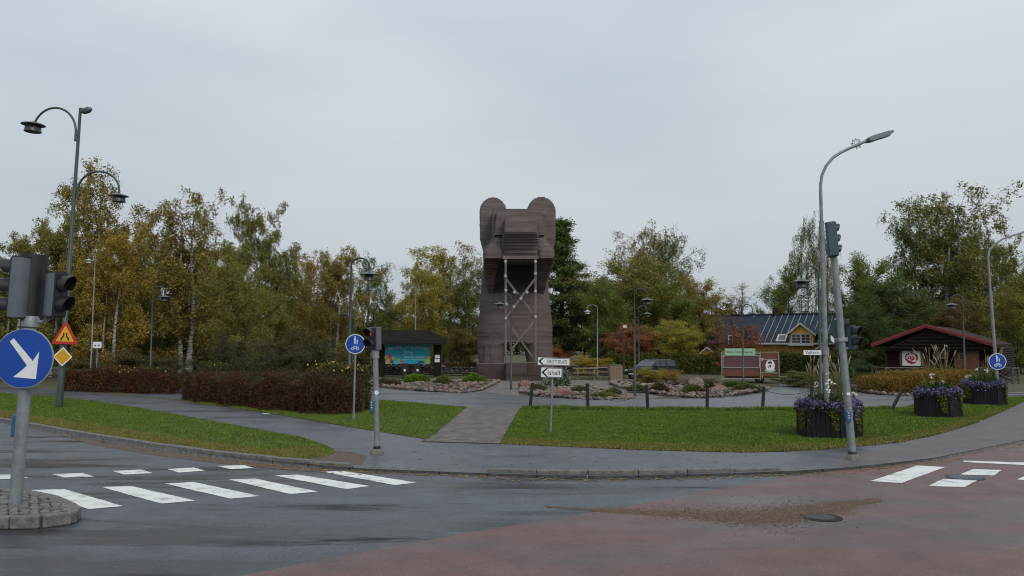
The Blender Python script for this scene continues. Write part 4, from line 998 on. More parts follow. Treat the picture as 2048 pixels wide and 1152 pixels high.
# skirt fence of upright boards
SK = BY-7.2
sk = thing('board_enclosure', 'dark red-brown enclosure of upright boards at the foot of the bear', 'enclosure', GX(1012, SK))
o0 = GX(1012, SK)
x1 = GX(1086, SK).x-o0.x; n = 24; ht = D(1040, 724, SK).z-GZ
for i in range(n):
    hb = ht-.06+random.uniform(-.02, .02)
    MB().box((0, 0, 0), (x1/n-.03, .03, hb)).build('board', M['redbrown'], sk, loc=((i+.5)*x1/n, random.uniform(-.008, .008), hb/2+.01))
MB().box((x1/2, .04, ht-.03), (x1+.1, .14, .06)).build('top_rail', M['beam'], sk)
MB().box((x1/2, .12, .35), (x1, .05, .1)).build('back_rail', M['redbrown'], sk)
sd = MB().box((-.9, 1.1, ht/2-.08), (1.8, .05, ht-.16)); 
for i in range(12):
    MB().box((0, 0, 0), (.145, .03, ht-.18)).build('board', M['redbrown'], sk, loc=(-.08-i*.16, .9+random.uniform(-.006, .006), ht/2-.08))
MB().box((-1.0, .93, ht-.13), (2.05, .12, .06)).build('top_rail', M['beam'], sk)
MB().box((-2.02, 2.6, ht/2-.1), (.05, 3.3, ht-.2)).box((x1-.03, 2.5, ht/2-.02), (.05, 4.8, ht-.1)).box((-.02, .47, ht/2-.02), (.05, .85, ht-.1)).build('side_wall', M['redbrown'], sk)

# ------------------------------------------------------------ information shelter
SY = 58.0; s0 = GX(822, SY); k = SY/FPX
sh = thing('information_shelter', 'dark timber information shelter with turquoise WELCOME TO DISCOVER board', 'shelter', s0)
sx = lambda px: (px-822)*k
sz = lambda py: D(822, py, SY).z-GZ
for x in (760, 874):
    W = .62
    for i in range(17):
        MB().box((0, 0, 0), (W, .62, .075)).build('slat', M['shelter'], sh, loc=(sx(x), .1, .1+i*.145+random.uniform(-.01, .01)))
    MB().box((sx(x), .1, sz(688)/2), (.5, .5, sz(688))).build('post', M['shelter'], sh)
# roof of lapped boards: the front slope curves up to a flat crown
prof = [(755, 889, 688, -1.0), (757, 888, 683, -.95), (757, 885.5, 679, -.8), (758, 881, 675, -.6), (758, 876, 671.5, -.4), (760, 870, 668, -.2), (762, 863, 665, 0), (764, 855, 662.5, .2), (768, 846, 660.5, .4)]
pr2 = [[np.interp(t, range(len(prof)), [p[j] for p in prof]) for j in range(4)] for t in np.linspace(0, len(prof)-1, 18)]
for i, (a, c, y, yy) in enumerate(pr2):
    MB().box(((sx(a)+sx(c))/2, .0+.6, sz(y)), (sx(c)-sx(a), 2*abs(yy-.9)+.1, .075)).build('roof_board', M['shelter'], sh, bevel=.012)
MB().box((sx(822), .1, sz(687.5)), (sx(889)-sx(755)-.3, 1.0, .1)).build('eave_beam', M['shelter'], sh)
bd = MB().box((sx(815), 0, sz(707.5)), (sx(860)-sx(770), .08, sz(687)-sz(728))).build('display_board', M['cyan'], sh)
fm = lambda px, py, dy=-.045: face((sx(px), dy, sz(py)))
# curved headline letter by letter
word = 'WELCOME TO DISCOVER'; nW = len(word)
for i, ch in enumerate(word):
    if ch == ' ': continue
    t = (i/(nW-1)-.5); px = 815.5+t*76; py = 694.5+t*t*13
    text('letter', ch, .25, fm(px, py) @ Matrix.Rotation(-t*.28, 4, 'Z'), M['white'], bd, sx=.95)
# the flowing town name, drawn as brush strokes
def stroke(pts, w_, name='script_lettering'):
    b = MB()
    P = [Vector((sx(x), -.05, sz(y))) for x, y in pts]
    b.tube(P, w_, 6); return b
sb = MB()
for P, w_ in (([(811, 698), (809.5, 696.5), (807, 698), (808, 701), (811, 704), (810.5, 708), (807.5, 709.5), (805, 707.5)], .02), ([(812, 703), (814, 708), (816.5, 703), (817.5, 704)], .016),
              ([(818, 706.5), (821, 704.5), (819.5, 702.5), (817.8, 705), (818.5, 708.5), (821, 707.5)], .014), ([(825, 703.5), (822.5, 704), (822.5, 707.5), (825, 707), (825.3, 703.5), (825, 711), (822, 713.5), (820, 711)], .014)):
    sb.tube([Vector((sx(x), -.05, sz(y))) for x, y in P], w_, 6)
sb.build('script_lettering', M['white'], bd)
MB().prism([(0, -.05), (.05, .01), (.03, .04), (0, .02), (-.03, .04), (-.05, .01)], .004, fm(822, 697)).build('heart', M['white'], bd)
text('lettering', 'FREE WIFI HOTSPOT', .165, fm(829, 714.5), M['white'], bd)
text('lettering', 'VÄLKOMMEN TILL SVEG', .085, fm(817, 719), M['white'], bd)
text('lettering', 'WWW.DISCOVERSVEG.COM', .085, fm(841, 719), M['white'], bd, sx=.8)
cols = ['pink', 'lime', 'orange', 'plum', 'teal', 'navy']
rr_ = random.Random(4)
spots = [(773, 714, .16, 'lime'), (778, 719, .2, 'orange'), (780, 713, .17, 'pink'), (785, 722, .18, 'plum'), (787, 716, .14, 'lime'), (792, 724, .19, 'teal'), (797, 721, .17, 'lime'), (803, 724, .14, 'pink'), (775, 725, .12, 'orange'), (843, 721, .13, 'lime'), (840, 725, .12, 'orange'), (855, 722, .2, 'lime'), (857, 716, .12, 'orange'), (848, 726, .13, 'teal'), (853, 726, .12, 'pink'), (783, 726, .1, 'lime')]
for i, (x, y, r_, c_) in enumerate(spots): MB().prism(circ(r_, 16), .001, fm(x, y, -.042-.0015*(i % 6))).build('colour_dot', M[c_], bd)
MB().prism([(-.2, -.08), (.22, -.08), (.22, .02), (.14, .05), (.1, .1), (-.1, .1), (-.16, .04), (-.2, .02)], .002, fm(842, 724, -.052)).build('van_picture', M['navy'], bd)
for y in (713, 721):
    for x in (872, 877): MB().box((sx(x), -.235, sz(y)), (.17, .02, .24)).build('paper_notice', M['white'], sh)
# litter bins
def litter_bin(px, Y, label):
    g = GX(px, Y); r = thing('litter_bin', label, 'litter bin', g, group='brown litter bins by the shelter')
    MB().box((0, 0, .5), (.36, .36, 1.0), taper=1.12).build('body', M['bin_brown'], r, bevel=.03)
    MB().box((0, 0, 1.06), (.44, .44, .1), taper=.8).build('lid', M['bin_brown'], r, bevel=.03)
    MB().box((0, -.2, .92), (.24, .02, .08)).build('slot', M['black'], r)
    MB().box((0, -.197, .62), (.13, .012, .15)).build('sticker', M['white'], r)
    return r
litter_bin(810, 55.5, 'left one of two brown litter bins in front of the turquoise board')
litter_bin(835.5, 55.5, 'right one of two brown litter bins in front of the turquoise board')
# dark bin and lath bin house
g = GX(1277, 50); r = thing('refuse_bin', 'dark rectangular refuse bin on the rockery behind the park lamp', 'litter bin', g)
MB().box((0, 0, .48), (.42, .42, .86), taper=1.08).build('body', M['black'], r, bevel=.03)
MB().box((0, 0, .97), (.5, .5, .12), taper=.7).build('lid', M['black'], r, bevel=.03)
MB().box((0, 0, .03), (.3, .3, .06)).build('foot', M['concrete'], r)
g = GX(1231, 54); r = thing('bin_store', 'pale pine lath bin store with green lids beside the picnic tables', 'bin store', g)
for s in (-1, 1):
    for i in range(8): MB().box((0, 0, 0), (.085, .02, .98)).build('lath', M['timber'], r, loc=(-.36+i*.103, s*.42, .5+random.uniform(-.01, .01)))
for s in (-1, 1):
    for i in range(7): MB().box((0, 0, 0), (.02, .085, .98)).build('lath', M['timber'], r, loc=(s*.43, -.33+i*.11, .5))
MB().box((0, 0, .45), (.8, .78, .85)).build('inner_bin', M['bingreen'], r)
MB().box((-.12, 0, 1.03), (.5, .6, .09), ry=.05).build('lid', M['bingreen'], r, bevel=.02)
MB().box((.26, .1, 1.0), (.28, .5, .07), ry=-.1).build('lid', M['bingreen'], r, bevel=.02)
MB().box((-.15, -.2, 1.12), (.18, .18, .12)).build('lid_handle', M['bingreen'], r, bevel=.03)

# picnic tables
def picnic(px, Y, rz, label, m):
    g = GX(px, Y); r = thing('picnic_table', label, 'picnic table', g, (0, 0, rz), 'A-frame picnic tables near the bear')
    for i in range(5): MB().box((0, 0, 0), (1.75, .13, .04)).build('top_plank', M[m], r, loc=(0, -.3+i*.15, .76))
    for s in (-1, 1):
        for j in range(2): MB().box((0, 0, 0), (1.75, .12, .04)).build('seat_plank', M[m], r, loc=(0, s*(.72+j*.135), .46))
        MB().box((s*.62, 0, .72), (.09, .72, .06)).box((s*.62, 0, .415), (.09, 1.7, .06)).build('crossbar', M[m], r)
        for q in (-1, 1):
            mb = MB().tube([(s*.56, q*.62, 0), (s*.56, q*.24, .74)], .055, 4); mb.build('leg', M[m], r)
    return r
picnic(978, 55, math.radians(8), 'dark weathered picnic table left of the board enclosure', 'oldtimber')
picnic(1172, 55, math.radians(-6), 'pale picnic table behind the Ishall sign post', 'timber')
picnic(1200, 57, math.radians(38), 'pale picnic table turned away, next to the bin store', 'timber')

# ------------------------------------------------------------ food trailer
TY = 49.5; t0 = GX(1501, TY); k = TY/FPX
tr = thing('food_trailer', 'brown food trailer with a pale green lettered board on its roof', 'trailer', t0, (0, 0, math.radians(-15)))
X0, X1, XM = (1446-1501)*k, (1556-1501)*k, (1521-1501)*k
Z0, Z1 = .42, D(1501, 704, TY).z-GZ
def tz(py): return D(1501, py, TY).z-GZ
def tx(px): return (px-1501)*k
MB().box(((X0+XM)/2, 1.0, (Z0+Z1)/2), (XM-X0, 2.0, Z1-Z0)).build('body', M['trailer'], tr, bevel=.03)
MB().box(((XM+X1)/2, 1.04, (Z0+Z1)/2+.0), (X1-XM, 1.9, Z1-Z0-.02)).build('front_section', M['trailer'], tr, bevel=.03)
MB().box((tx(1484), -.02, tz(723)), (tx(1519)-tx(1449), .04, tz(711)-tz(735))).build('serving_hatch', M['trailer_hatch'], tr)
b_ = MB()
for (x0, x1, y) in ((1446, 1521, 706.5), (1448, 1519, 711), (1448, 1519, 735.5), (1521, 1556, 718.5), (1521, 1556, 745.5), (1446, 1521, 757)):
    b_ = MB().box(((tx(x0)+tx(x1))/2, -.035 if x0 < 1500 else .06, tz(y)), (tx(x1)-tx(x0), .05, .05)); b_.build('trim_strip', M['alu'], tr)
for x in (1446.5, 1520.5, 1449, 1518.5, 1555.5):
    ya, yb = (704, 760) if x in (1446.5, 1520.5, 1555.5) else (711, 735)
    MB().box((tx(x), -.037, (tz(ya)+tz(yb))/2), (.05, .05, tz(ya)-tz(yb))).build('trim_strip', M['alu'], tr)
m = face((tx(1539), .078, tz(731)))
lg = MB().prism(circ(.27, 28, sy=1.4), .01, m).build('oval_emblem', M['white'], tr)
e_ = MB().prism([(-.1, .1), (-.13, .2), (-.05, .26), (.04, .27), (.12, .2), (.1, .1), (0, .14)], .004, m, .011).prism([(-.05, .02), (.06, .05), (.07, -.06), (.01, -.12), (-.02, -.04), (-.09, -.09), (-.1, -.03)], .004, m, .011)
e_.prism([(-.14, -.1), (-.05, -.14), (-.08, -.17), (-.16, -.14)], .004, m, .011); e_.build('emblem_drawing', M['ink'], lg)
MB().prism([(-.3, -.2), (-.2, -.27), (0, -.3), (.2, -.27), (.3, -.2), (.3, -.32), (.2, -.38), (0, -.41), (-.2, -.38), (-.3, -.32)], .005, m, .012).build('emblem_ribbon', M['pale_green'], lg)
bdp = MB().box((tx(1482), -.06, tz(704)), (tx(1511)-tx(1453), .04, tz(697.5)-tz(711.5))).build('name_board', M['pale_green'], tr)
text('lettering', 'Halim Food Express', .24, face((tx(1481), -.083, tz(704))), M['dkgreen'], bdp, sx=.86)
MB().lathe([(.0, -.09), (.3, -.09), (.32, -.05), (.32, .05), (.3, .09), (0, .09)], Matrix.Translation((.55, .25, .32)) @ Matrix.Rotation(PI/2, 4, 'X'), 20).build('wheel', M['tyre'], tr)
MB().lathe([(.0, -.1), (.17, -.1), (.17, .05), (0, .05)], Matrix.Translation((.55, .24, .32)) @ Matrix.Rotation(PI/2, 4, 'X'), 16).build('hub', M['alu'], tr)
MB().box((0, .9, .36), (X1-X0-.4, 1.5, .12)).build('chassis', M['black'], tr)
MB().tube([(X1, .9, .4), (X1+.9, .9, .4)], .04, 8).tube([(X1, .3, .4), (X1+.7, .85, .4)], .03, 8).build('drawbar', M['galv'], tr)
MB().box((XM+.6, -.1, .32), (.9, .25, .05)).build('step', M['galv'], tr)
MB().box((tx(1450), -.045, tz(712)), (.1, .01, .14)).build('hatch_latch', M['white'], tr)
MB().box((tx(1524), .075, tz(719)), (.1, .01, .14)).build('hatch_latch', M['white'], tr)
for y in (749, 752.5): MB().prism(circ(.045, 10), .02, face((tx(1524), .07, tz(y)))).build('side_reflector', M['orange'], tr)

# ------------------------------------------------------------ station wagon, nose to the left
cy_ = 56.0; c0 = GX(1303, cy_)
car = thing('parked_car', 'dark silver station wagon parked behind the rockery shrubs', 'car', c0, (0, 0, math.radians(8)))
Lc = 4.5; x_ = lambda t: -Lc/2+t*Lc
prof = [(0, .35), (.0, .62), (.03, .74), (.25, .88), (.30, .92), (.42, 1.36), (.50, 1.43), (.85, 1.43), (.93, 1.38), (.985, .92), (1.0, .85), (1.0, .35)]
V = []; F = []
secs = [(-.86, 0), (-.82, .02), (.82, .02), (.86, 0)]
def hull(pr, ys, inset=lambda z: 0):
    V = []; n = len(pr)
    for s, y in ys:
        for t, z in pr:
            yy = y*(1-max(0, z-.9)*.32); V.append((x_(t), yy, z))
    m_ = len(ys); F = [(i*n+j, i*n+(j+1) % n, (i+1)*n+(j+1) % n, (i+1)*n+j) for i in range(m_-1) for j in range(n)]
    F += [tuple(range(n)), tuple((m_-1)*n+j for j in reversed(range(n)))]
    return MB().add(V, F)
hull(prof, [(0, -.87), (0, .87)]).build('body', M['carpaint'], car, bevel=.05, smooth=True)
for s in (-1, 1):
    for (t0_, t1_, a0, a1) in ((.335, .5, .42, .515), (.515, .68, .53, .68), (.7, .93, .7, .9)):
        z0_, z1_ = .96, 1.35
        ya, yb = s*.87*(1-.06*.32), s*.87*(1-.45*.32)
        MB().add([(x_(t0_), ya+s*.006, z0_), (x_(t1_), ya+s*.006, z0_), (x_(a1), yb+s*.006, z1_), (x_(a0), yb+s*.006, z1_)], [(0, 1, 2, 3)]).build('side_window', M['glass'], car)
    MB().box((0, s*.88, .62), (3.9, .02, .05)).build('side_moulding', M['black'], car)
    MB().box((x_(.66), s*.62, 1.47), (1.6, .03, .03)).build('roof_rail', M['chrome'], car)
    MB().box((x_(.36), s*.98, 1.0), (.12, .18, .12)).build('door_mirror', M['carpaint'], car, bevel=.03)
    for t in (.19, .8):
        w_ = MB().lathe([(.0, -.1), (.28, -.1), (.31, -.06), (.31, .06), (.28, .1), (0, .1)], Matrix.Translation((x_(t), s*.8, .31)) @ Matrix.Rotation(PI/2, 4, 'X'), 20).build('wheel', M['tyre'], car)
        MB().lathe([(.0, -.11), (.19, -.11), (.19, .11), (0, .11)], Matrix.Translation((x_(t), s*.8, .31)) @ Matrix.Rotation(PI/2, 4, 'X'), 16).build('rim', M['chrome'], w_)
    MB().box((x_(.0)-.0, s*.62, .66), (.06, .36, .14)).build('headlight', M['headlight'], car, bevel=.02)
    MB().box((x_(1.0), s*.7, .85), (.05, .2, .3)).build('tail_light', M['red_sign'], car)
MB().add([(x_(.305), -.78, .95), (x_(.305), .78, .95), (x_(.418), .68, 1.33), (x_(.418), -.68, 1.33)], [(0, 1, 2, 3)]).build('windscreen', M['glass'], car, loc=(-.012, 0, .01))
MB().box((x_(0)-.02, 0, .42), (.1, 1.6, .16)).build('front_bumper', M['black'], car, bevel=.03)
MB().box((x_(0)-.01, 0, .64), (.04, .7, .1)).build('grille', M['black'], car)
MB().box((x_(0)-.08, 0, .42), (.01, .5, .1)).build('number_plate', M['white'], car)
car.rotation_euler = (0, 0, math.radians(40)); car.scale = (.92, .92, .92)
# ------------------------------------------------------------ log cabin
CY = 52.5; c0 = GX(1880, CY); k = CY/FPX
cab = thing('log_cabin', 'dark log cabin with red gable boards, brown door and a rose poster', 'cabin', c0, (0, 0, math.radians(-38)))
cx = lambda px: (px-1880)*k*.91
cz = lambda py: D(1880, py, CY).z-GZ
xl, xr = cx(1774), cx(1992); ze = cz(697); dep = 8.0; zp = cz(656)
xa = cx(1862)
nlog = 13
for i in range(nlog):
    z = .12+i*(ze-.12)/nlog; h = (ze-.12)/nlog
    MB().tube([(xl-.12, 0, z+h/2), (xr+.12, 0, z+h/2)], h*.53, 10).build('log', M['cabin'], cab, smooth=True)
    MB().tube([(xr, .15, z+h), (xr, dep, z+h)], h*.5, 8).build('log', M['cabin'], cab, smooth=True)
    if i < nlog: MB().tube([(xl, .15, z+h), (xl, dep, z+h)], h*.5, 8).build('log', M['cabin'], cab, smooth=True)
# porch-deep gable front
gz = MB()
gm = face((0, -.55, 0))
sl1 = lambda x: zp-(abs(x-xa)*((zp-ze)/(xa-xl) if x < xa else (zp-cz(694))/(xr-xa)))
gz.prism([(xl-.1, ze-.08), (xr+.1, ze-.08), (xr+.1, sl1(xr)-.05), (xa, zp-.1), (xl-.1, sl1(xl)-.05)], .06, gm)
gz.build('gable_wall', M['cabin'], cab)
for i in range(5):
    z = ze+.02+i*.22; 
    a_ = xl+.3+i*(xa-xl)*.2; c_ = xr-.3-i*(xr-xa)*.2
    MB().tube([(a_, -.64, z), (c_, -.64, z)], .09, 8).build('log', M['cabin'], cab, smooth=True)
MB().box(((xl+xr)/2, -.3, ze-.1), (xr-xl+.3, .6, .12)).build('porch_beam', M['cabin'], cab)
for x in (xl+.05, xr-.05): MB().tube([(x, -.5, 0), (x, -.5, ze-.3)], .09, 10).build('porch_post', M['cabin'], cab)
# roof
def slab(a, c, y0, y1, th, name, m):
    d = Vector((c[0]-a[0], 0, c[1]-a[1])); n_ = Vector((-d.z, 0, d.x)).normalized()*th
    if n_.z < 0: n_ = -n_
    vs = [(a[0], y0, a[1]), (c[0], y0, c[1]), (c[0], y1, c[1]), (a[0], y1, a[1])]; vs += [(v[0]+n_.x, v[1], v[2]+n_.z) for v in vs]
    return MB().add(vs, [(3, 2, 1, 0), (4, 5, 6, 7), (0, 1, 5, 4), (1, 2, 6, 5), (2, 3, 7, 6), (3, 0, 4, 7)]).build(name, m, cab)
el = (cx(1750), cz(694)); er = (cx(1990), cz(692)); ap = (xa, cz(655))
slab(el, ap, -.95, dep+.6, .12, 'roof', M['dark_roof']); slab(ap, er, -.95, dep+.6, .12, 'roof', M['dark_roof'])
for (a, c) in ((el, ap), (ap, er)):
    slab((a[0], a[1]-.02), (c[0], c[1]-.02), -1.03, -.97, .1, 'verge_board', M['cabin_red'])
    slab((a[0], a[1]+.085), (c[0], c[1]+.085), -1.08, -.97, .13, 'verge_board', M['cabin_red'])
# door
dx0, dx1 = cx(1914), cx(1953)
fr_ = MB()
for x, w_ in ((dx0-.06, .1), (dx1+.06, .1)): MB().box((x, -.16, cz(702)/2+.1), (w_, .06, cz(702)-.12)).build('door_frame', M['door'], cab)
MB().box(((dx0+dx1)/2, -.16, cz(701)+.05), (dx1-dx0+.22, .06, .1)).build('door_frame', M['door'], cab)
dw = (dx1-dx0)
door = MB().box(((dx0+dx1)/2, -.13, cz(702)/2+.1), (dw, .04, cz(702)-.16)).build('door', M['door'], cab)
for i in range(7): MB().box((0, 0, 0), (dw/7-.02, .02, cz(702)-.2)).build('door_board', M['door'], door, loc=(dx0+(i+.5)*dw/7, -.16, cz(702)/2+.1))
MB().box((dx0+.38, -.18, cz(712)), (.42, .03, .42)).build('door_window_frame', M['frame_wood'], door)
MB().box((dx0+.38, -.198, cz(712)), (.34, .01, .34)).build('door_pane', M['glass'], door)
MB().tube([(dx0+.12, -.22, cz(733)), (dx0+.28, -.22, cz(733))], .02, 6).build('door_handle', M['chrome'], door)
# window
def win(par, x0, x1, y0, y1, yd, m='frame_wood', t=.07, bars=0, zf=None, panes=None):
    zf = zf or cz; z0, z1 = zf(y1), zf(y0); o = MB()
    o.box(((x0+x1)/2, yd, z1-t/2), (x1-x0, .08, t)).box(((x0+x1)/2, yd, z0+t/2), (x1-x0, .08, t)).box((x0+t/2, yd, (z0+z1)/2), (t, .079, z1-z0-2*t)).box((x1-t/2, yd, (z0+z1)/2), (t, .079, z1-z0-2*t))
    f = o.build('window_frame', M[m], par)
    MB().box(((x0+x1)/2, yd+.01, (z0+z1)/2), (x1-x0-2*t, .02, z1-z0-2*t)).build('pane', M['glass'], f)
    return f, z0, z1
win(cab, cx(1869), cx(1898), 704, 717, -.16)
MB().box((cx(1879), -.19, cz(711)), (.1, .02, .2)).build('window_ornament', M['frame_wood'], cab)
# poster with rose emblem
m = face((cx(1826), -.2, cz(716.5)))
for s in (-1, 1): MB().box((cx(1826)+s*.66, -.15, cz(717)), (.16, .06, 1.1)).build('shutter', M['door'], cab)
ps = MB().prism([(-.56, -.52), (.56, -.52), (.56, .52), (-.56, .52)], .03, m).build('rose_poster', M['white'], cab)
red = mat('rose_red', (.42, .012, .03), (.38, .01, .025), 3, .5)
petals = [[(-.4, .02), (-.38, .16), (-.26, .3), (-.1, .33), (-.13, .22), (-.27, .16), (-.3, .02)], [(-.06, .42), (.02, .3), (-.06, .2), (.1, .26), (.1, .4)], [(.12, .3), (.3, .3), (.42, .14), (.4, -.1), (.28, -.22), (.3, .06), (.22, .2), (.12, .24)],
          [(-.36, -.12), (-.24, -.3), (-.02, -.42), (.22, -.36), (.36, -.24), (.1, -.26), (-.1, -.16)], [(-.42, -.04), (-.28, -.02), (-.18, -.1), (-.32, -.2)], [(-.22, .06), (-.12, .16), (.0, .12), (.04, -.02), (-.06, -.1), (-.2, -.06)], [(.06, .16), (.18, .1), (.2, -.1), (.06, -.18), (-.08, -.14), (.08, -.04)]]
for P in petals: MB().prism(P, .003, m, .031).build('rose_petal', red, ps)
MB().prism(circ(.045, 12, -.11, .03), .003, m, .036).build('rose_centre', M['white'], ps)
lp_ = MB().box((cx(1899), -.68, cz(691)), (.1, .08, .14)).build('outside_lamp', M['white_lamp'], cab)
# terrace and rails
tr_ = thing('terrace_fence', 'weathered cross-braced rail fence left of the cabin behind ornamental grass', 'fence', GX(1790, CY-2.4))
def railing(root, pts, h=.95):
    n = 0
    for (a, c) in zip(pts, pts[1:]):
        a, c = Vector(a), Vector(c)
        MB().tube([a+Vector((0, 0, h)), c+Vector((0, 0, h))], .045, 8).build('top_rail', M['rail'], root)
        MB().tube([a+Vector((0, 0, .2)), c+Vector((0, 0, .2))], .035, 8).build('bottom_rail', M['rail'], root)
        MB().tube([a+Vector((0, .04, .2)), c+Vector((0, .04, h))], .032, 6).build('brace', M['rail'], root)
        MB().tube([a+Vector((0, -.04, h)), c+Vector((0, -.04, .2))], .032, 6).build('brace', M['rail'], root)
    for p in pts: MB().tube([p, Vector(p)+Vector((0, 0, h+.06))], .06, 8).build('post', M['rail'], root)
k2 = (CY-2.4)/FPX
railing(tr_, [((1763-1790)*k2, 1.2, 0), ((1772-1790)*k2, 0, 0), ((1825-1790)*k2, 0, 0), ((1868-1790)*k2, 0, 0)])
tr_ = thing('terrace_fence', 'weathered cross-braced rail fence right of the cabin door at the picture edge', 'fence', GX(2010, CY-3.5))
k2 = (CY-3.5)/FPX
railing(tr_, [((1985-2010)*k2, 1.5, 0), ((1998-2010)*k2, 1.2, 0), ((2026-2010)*k2, 0, 0), ((2038-2010)*k2, .0, 0), ((2040-2010)*k2, 2.5, 0)])
stp = thing('cabin_step', 'grey wooden step in front of the brown cabin door', 'step', GX(1932, CY-1.6))
for i in range(4): MB().box((0, 0, 0), (2.0, .24, .05)).build('plank', M['rail'], stp, loc=(0, -.3+i*.27, .14))
MB().box((0, .1, .06), (1.9, .95, .1)).build('base', M['rail'], stp)

# ------------------------------------------------------------ yellow house
HY = 78.0; h0 = GX(1530, HY); k = HY/FPX
ho = thing('yellow_house', 'long yellow board house with wet blue-black roof, dormer and skylight', 'house', h0, (0, 0, math.radians(-32)))
hx = lambda px: (px-1530)*k*.98
hzz = lambda py, Y=HY: D(1530, py, Y).z-GZ
X0, X1 = hx(1402), hx(1678); zE = hzz(686); RD = 4.6; zR = hzz(632, HY+RD)
MB().box(((X0+X1)/2, 4.6, zE/2), (X1-X0, 9.0, zE)).build('wall', M['yellow_wall'], ho)
bt = MB(); x = X0+.1
while x < X1: bt.box((x, .085, zE/2), (.05, .03, zE-.1)); x += .2
o = bt.build('wall_batten', M['yellow_wall'], ho); o['kind'] = 'stuff'
for xg in (X0, X1):
    mb = MB().add([(xg, .1, zE), (xg, 9.1, zE), (xg, 4.6, zR-.1)], [(0, 1, 2)]); mb.build('gable', M['yellow_wall'], ho)
def roof(a, c, z0, z1, y0, y1, name, m, par, th=.12):
    vs = [(a, y0, z0), (c, y0, z0), (c, y1, z1), (a, y1, z1)]; vs += [(v[0], v[1], v[2]+th) for v in vs]
    return MB().add(vs, [(3, 2, 1, 0), (4, 5, 6, 7), (0, 1, 5, 4), (1, 2, 6, 5), (2, 3, 7, 6), (3, 0, 4, 7)]).build(name, m, par)
xs0 = hx(1384)
rf = roof(xs0, X1+.4, zE-.1, zR, -.6, 4.6, 'roof', M['roof_blue'], ho)
roof(xs0, X1+.4, zE-.1, zR, 9.8, 4.6, 'roof', M['roof_blue'], ho)
# standing seams; their bright sky reflection is put into a pale colour
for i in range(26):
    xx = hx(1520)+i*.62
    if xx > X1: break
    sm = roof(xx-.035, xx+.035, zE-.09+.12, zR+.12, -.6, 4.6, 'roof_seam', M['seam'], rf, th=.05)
for i in range(7): roof(xs0+.4+i*.95, xs0+.46+i*.95, zE+.03, zR+.12, -.6, 4.6, 'roof_seam', M['roof_blue'], rf, th=.05)
MB().box(((hx(1515)+X1+.4)/2, -.66, zE-.06), (X1+.4-hx(1515), .12, .16)).build('eave_board', M['white_wood'], ho)
MB().box(((xs0+hx(1515))/2, -.66, zE-.06), (hx(1515)-xs0, .12, .14)).build('eave_board', M['dark_roof'], ho)
MB().box(((xs0+X1)/2, 4.6, zR+.15), (X1-xs0+.4, .3, .1)).build('ridge_cap', M['roof_blue'], ho)
MB().tube([(hx(1578), -.68, 0), (hx(1578), -.68, zE)], .05, 8).build('downpipe', M['galvdark'], ho)
# dormer
dy = -.55; dk = (HY+dy)/FPX
dxc = hx(1605); zb, zm, za = hzz(690, HY+dy), hzz(665, HY+dy), hzz(648, HY+dy)
W2 = (1626-1582)/2*k
dm = MB().prism([(-W2, 0), (W2, 0), (W2, zm-zb), (0, za-zb-.15), (-W2, zm-zb)], .1, face((dxc, dy, zb)))
dm.build('dormer_wall', M['yellow_wall'], ho)
MB().box((dxc-W2+.05, dy+1.2, (zb+zm)/2), (.1, 2.4, zm-zb)).box((dxc+W2-.05, dy+1.2, (zb+zm)/2), (.1, 2.4, zm-zb)).build('dormer_wall', M['yellow_wall'], ho)
for s in (-1, 1):
    a_, c_ = dxc+s*(W2+.3), dxc; za_, zc_ = zm-.28, za
    vs = [(a_, dy-.4, za_), (c_, dy-.4, zc_), (c_, dy+3.2, zc_), (a_, dy+3.2, za_)]; vs += [(v[0], v[1], v[2]+.1) for v in vs]
    MB().add(vs, [(3, 2, 1, 0), (4, 5, 6, 7), (0, 1, 5, 4), (1, 2, 6, 5), (2, 3, 7, 6), (3, 0, 4, 7)]).build('dormer_roof', M['roof_blue'], ho)
    vs = [(a_, dy-.46, za_-.1), (c_, dy-.46, zc_-.1), (c_, dy-.41, zc_-.1), (a_, dy-.41, za_-.1)]; vs += [(v[0], v[1], v[2]+.2) for v in vs]
    MB().add(vs, [(3, 2, 1, 0), (4, 5, 6, 7), (0, 1, 5, 4), (1, 2, 6, 5), (2, 3, 7, 6), (3, 0, 4, 7)]).build('barge_board', M['white_wood'], ho)
def window(par, xa_, xb_, z0, z1, y, ncol=2, nrow=3, t=.09):
    f = MB()
    f.box(((xa_+xb_)/2, y, z1-t/2), (xb_-xa_, .08, t)).box(((xa_+xb_)/2, y, z0+t/2), (xb_-xa_, .08, t))
    f.box((xa_+t/2, y, (z0+z1)/2), (t, .079, z1-z0-2*t)).box((xb_-t/2, y, (z0+z1)/2), (t, .079, z1-z0-2*t)).box(((xa_+xb_)/2, y, (z0+z1)/2), (t*1.4, .078, z1-z0-2*t))
    f = f.build('window', M['white_wood'], par)
    wd = (xb_-xa_-2*t-t*1.4)/2
    for s in (0, 1):
        x0_ = xa_+t+s*(wd+t*1.4)
        for c in range(ncol):
            for r_ in range(nrow):
                pw, ph = wd/ncol, (z1-z0-2*t)/nrow
                MB().box((x0_+(c+.5)*pw, y+.02, z0+t+(r_+.5)*ph), (pw-.035, .02, ph-.035)).build('pane', M['glass'], f)
        b2 = MB()
        for c in range(1, ncol): b2.box((x0_+c*wd/ncol, y, (z0+z1)/2), (.035, .05, z1-z0-2*t))
        for r_ in range(1, nrow): b2.box((x0_+wd/2, y, z0+t+r_*(z1-z0-2*t)/nrow), (wd, .045, .035))
        b2.build('glazing_bar', M['white_wood'], f)
        MB().box((x0_+wd/2, y+.04, (z0+z1)/2), (wd, .01, z1-z0-2*t)).build('sash_back', M['white_wood'], f)
window(ho, hx(1586), hx(1623), zb+.06, hzz(667.5, HY+dy), dy-.17)
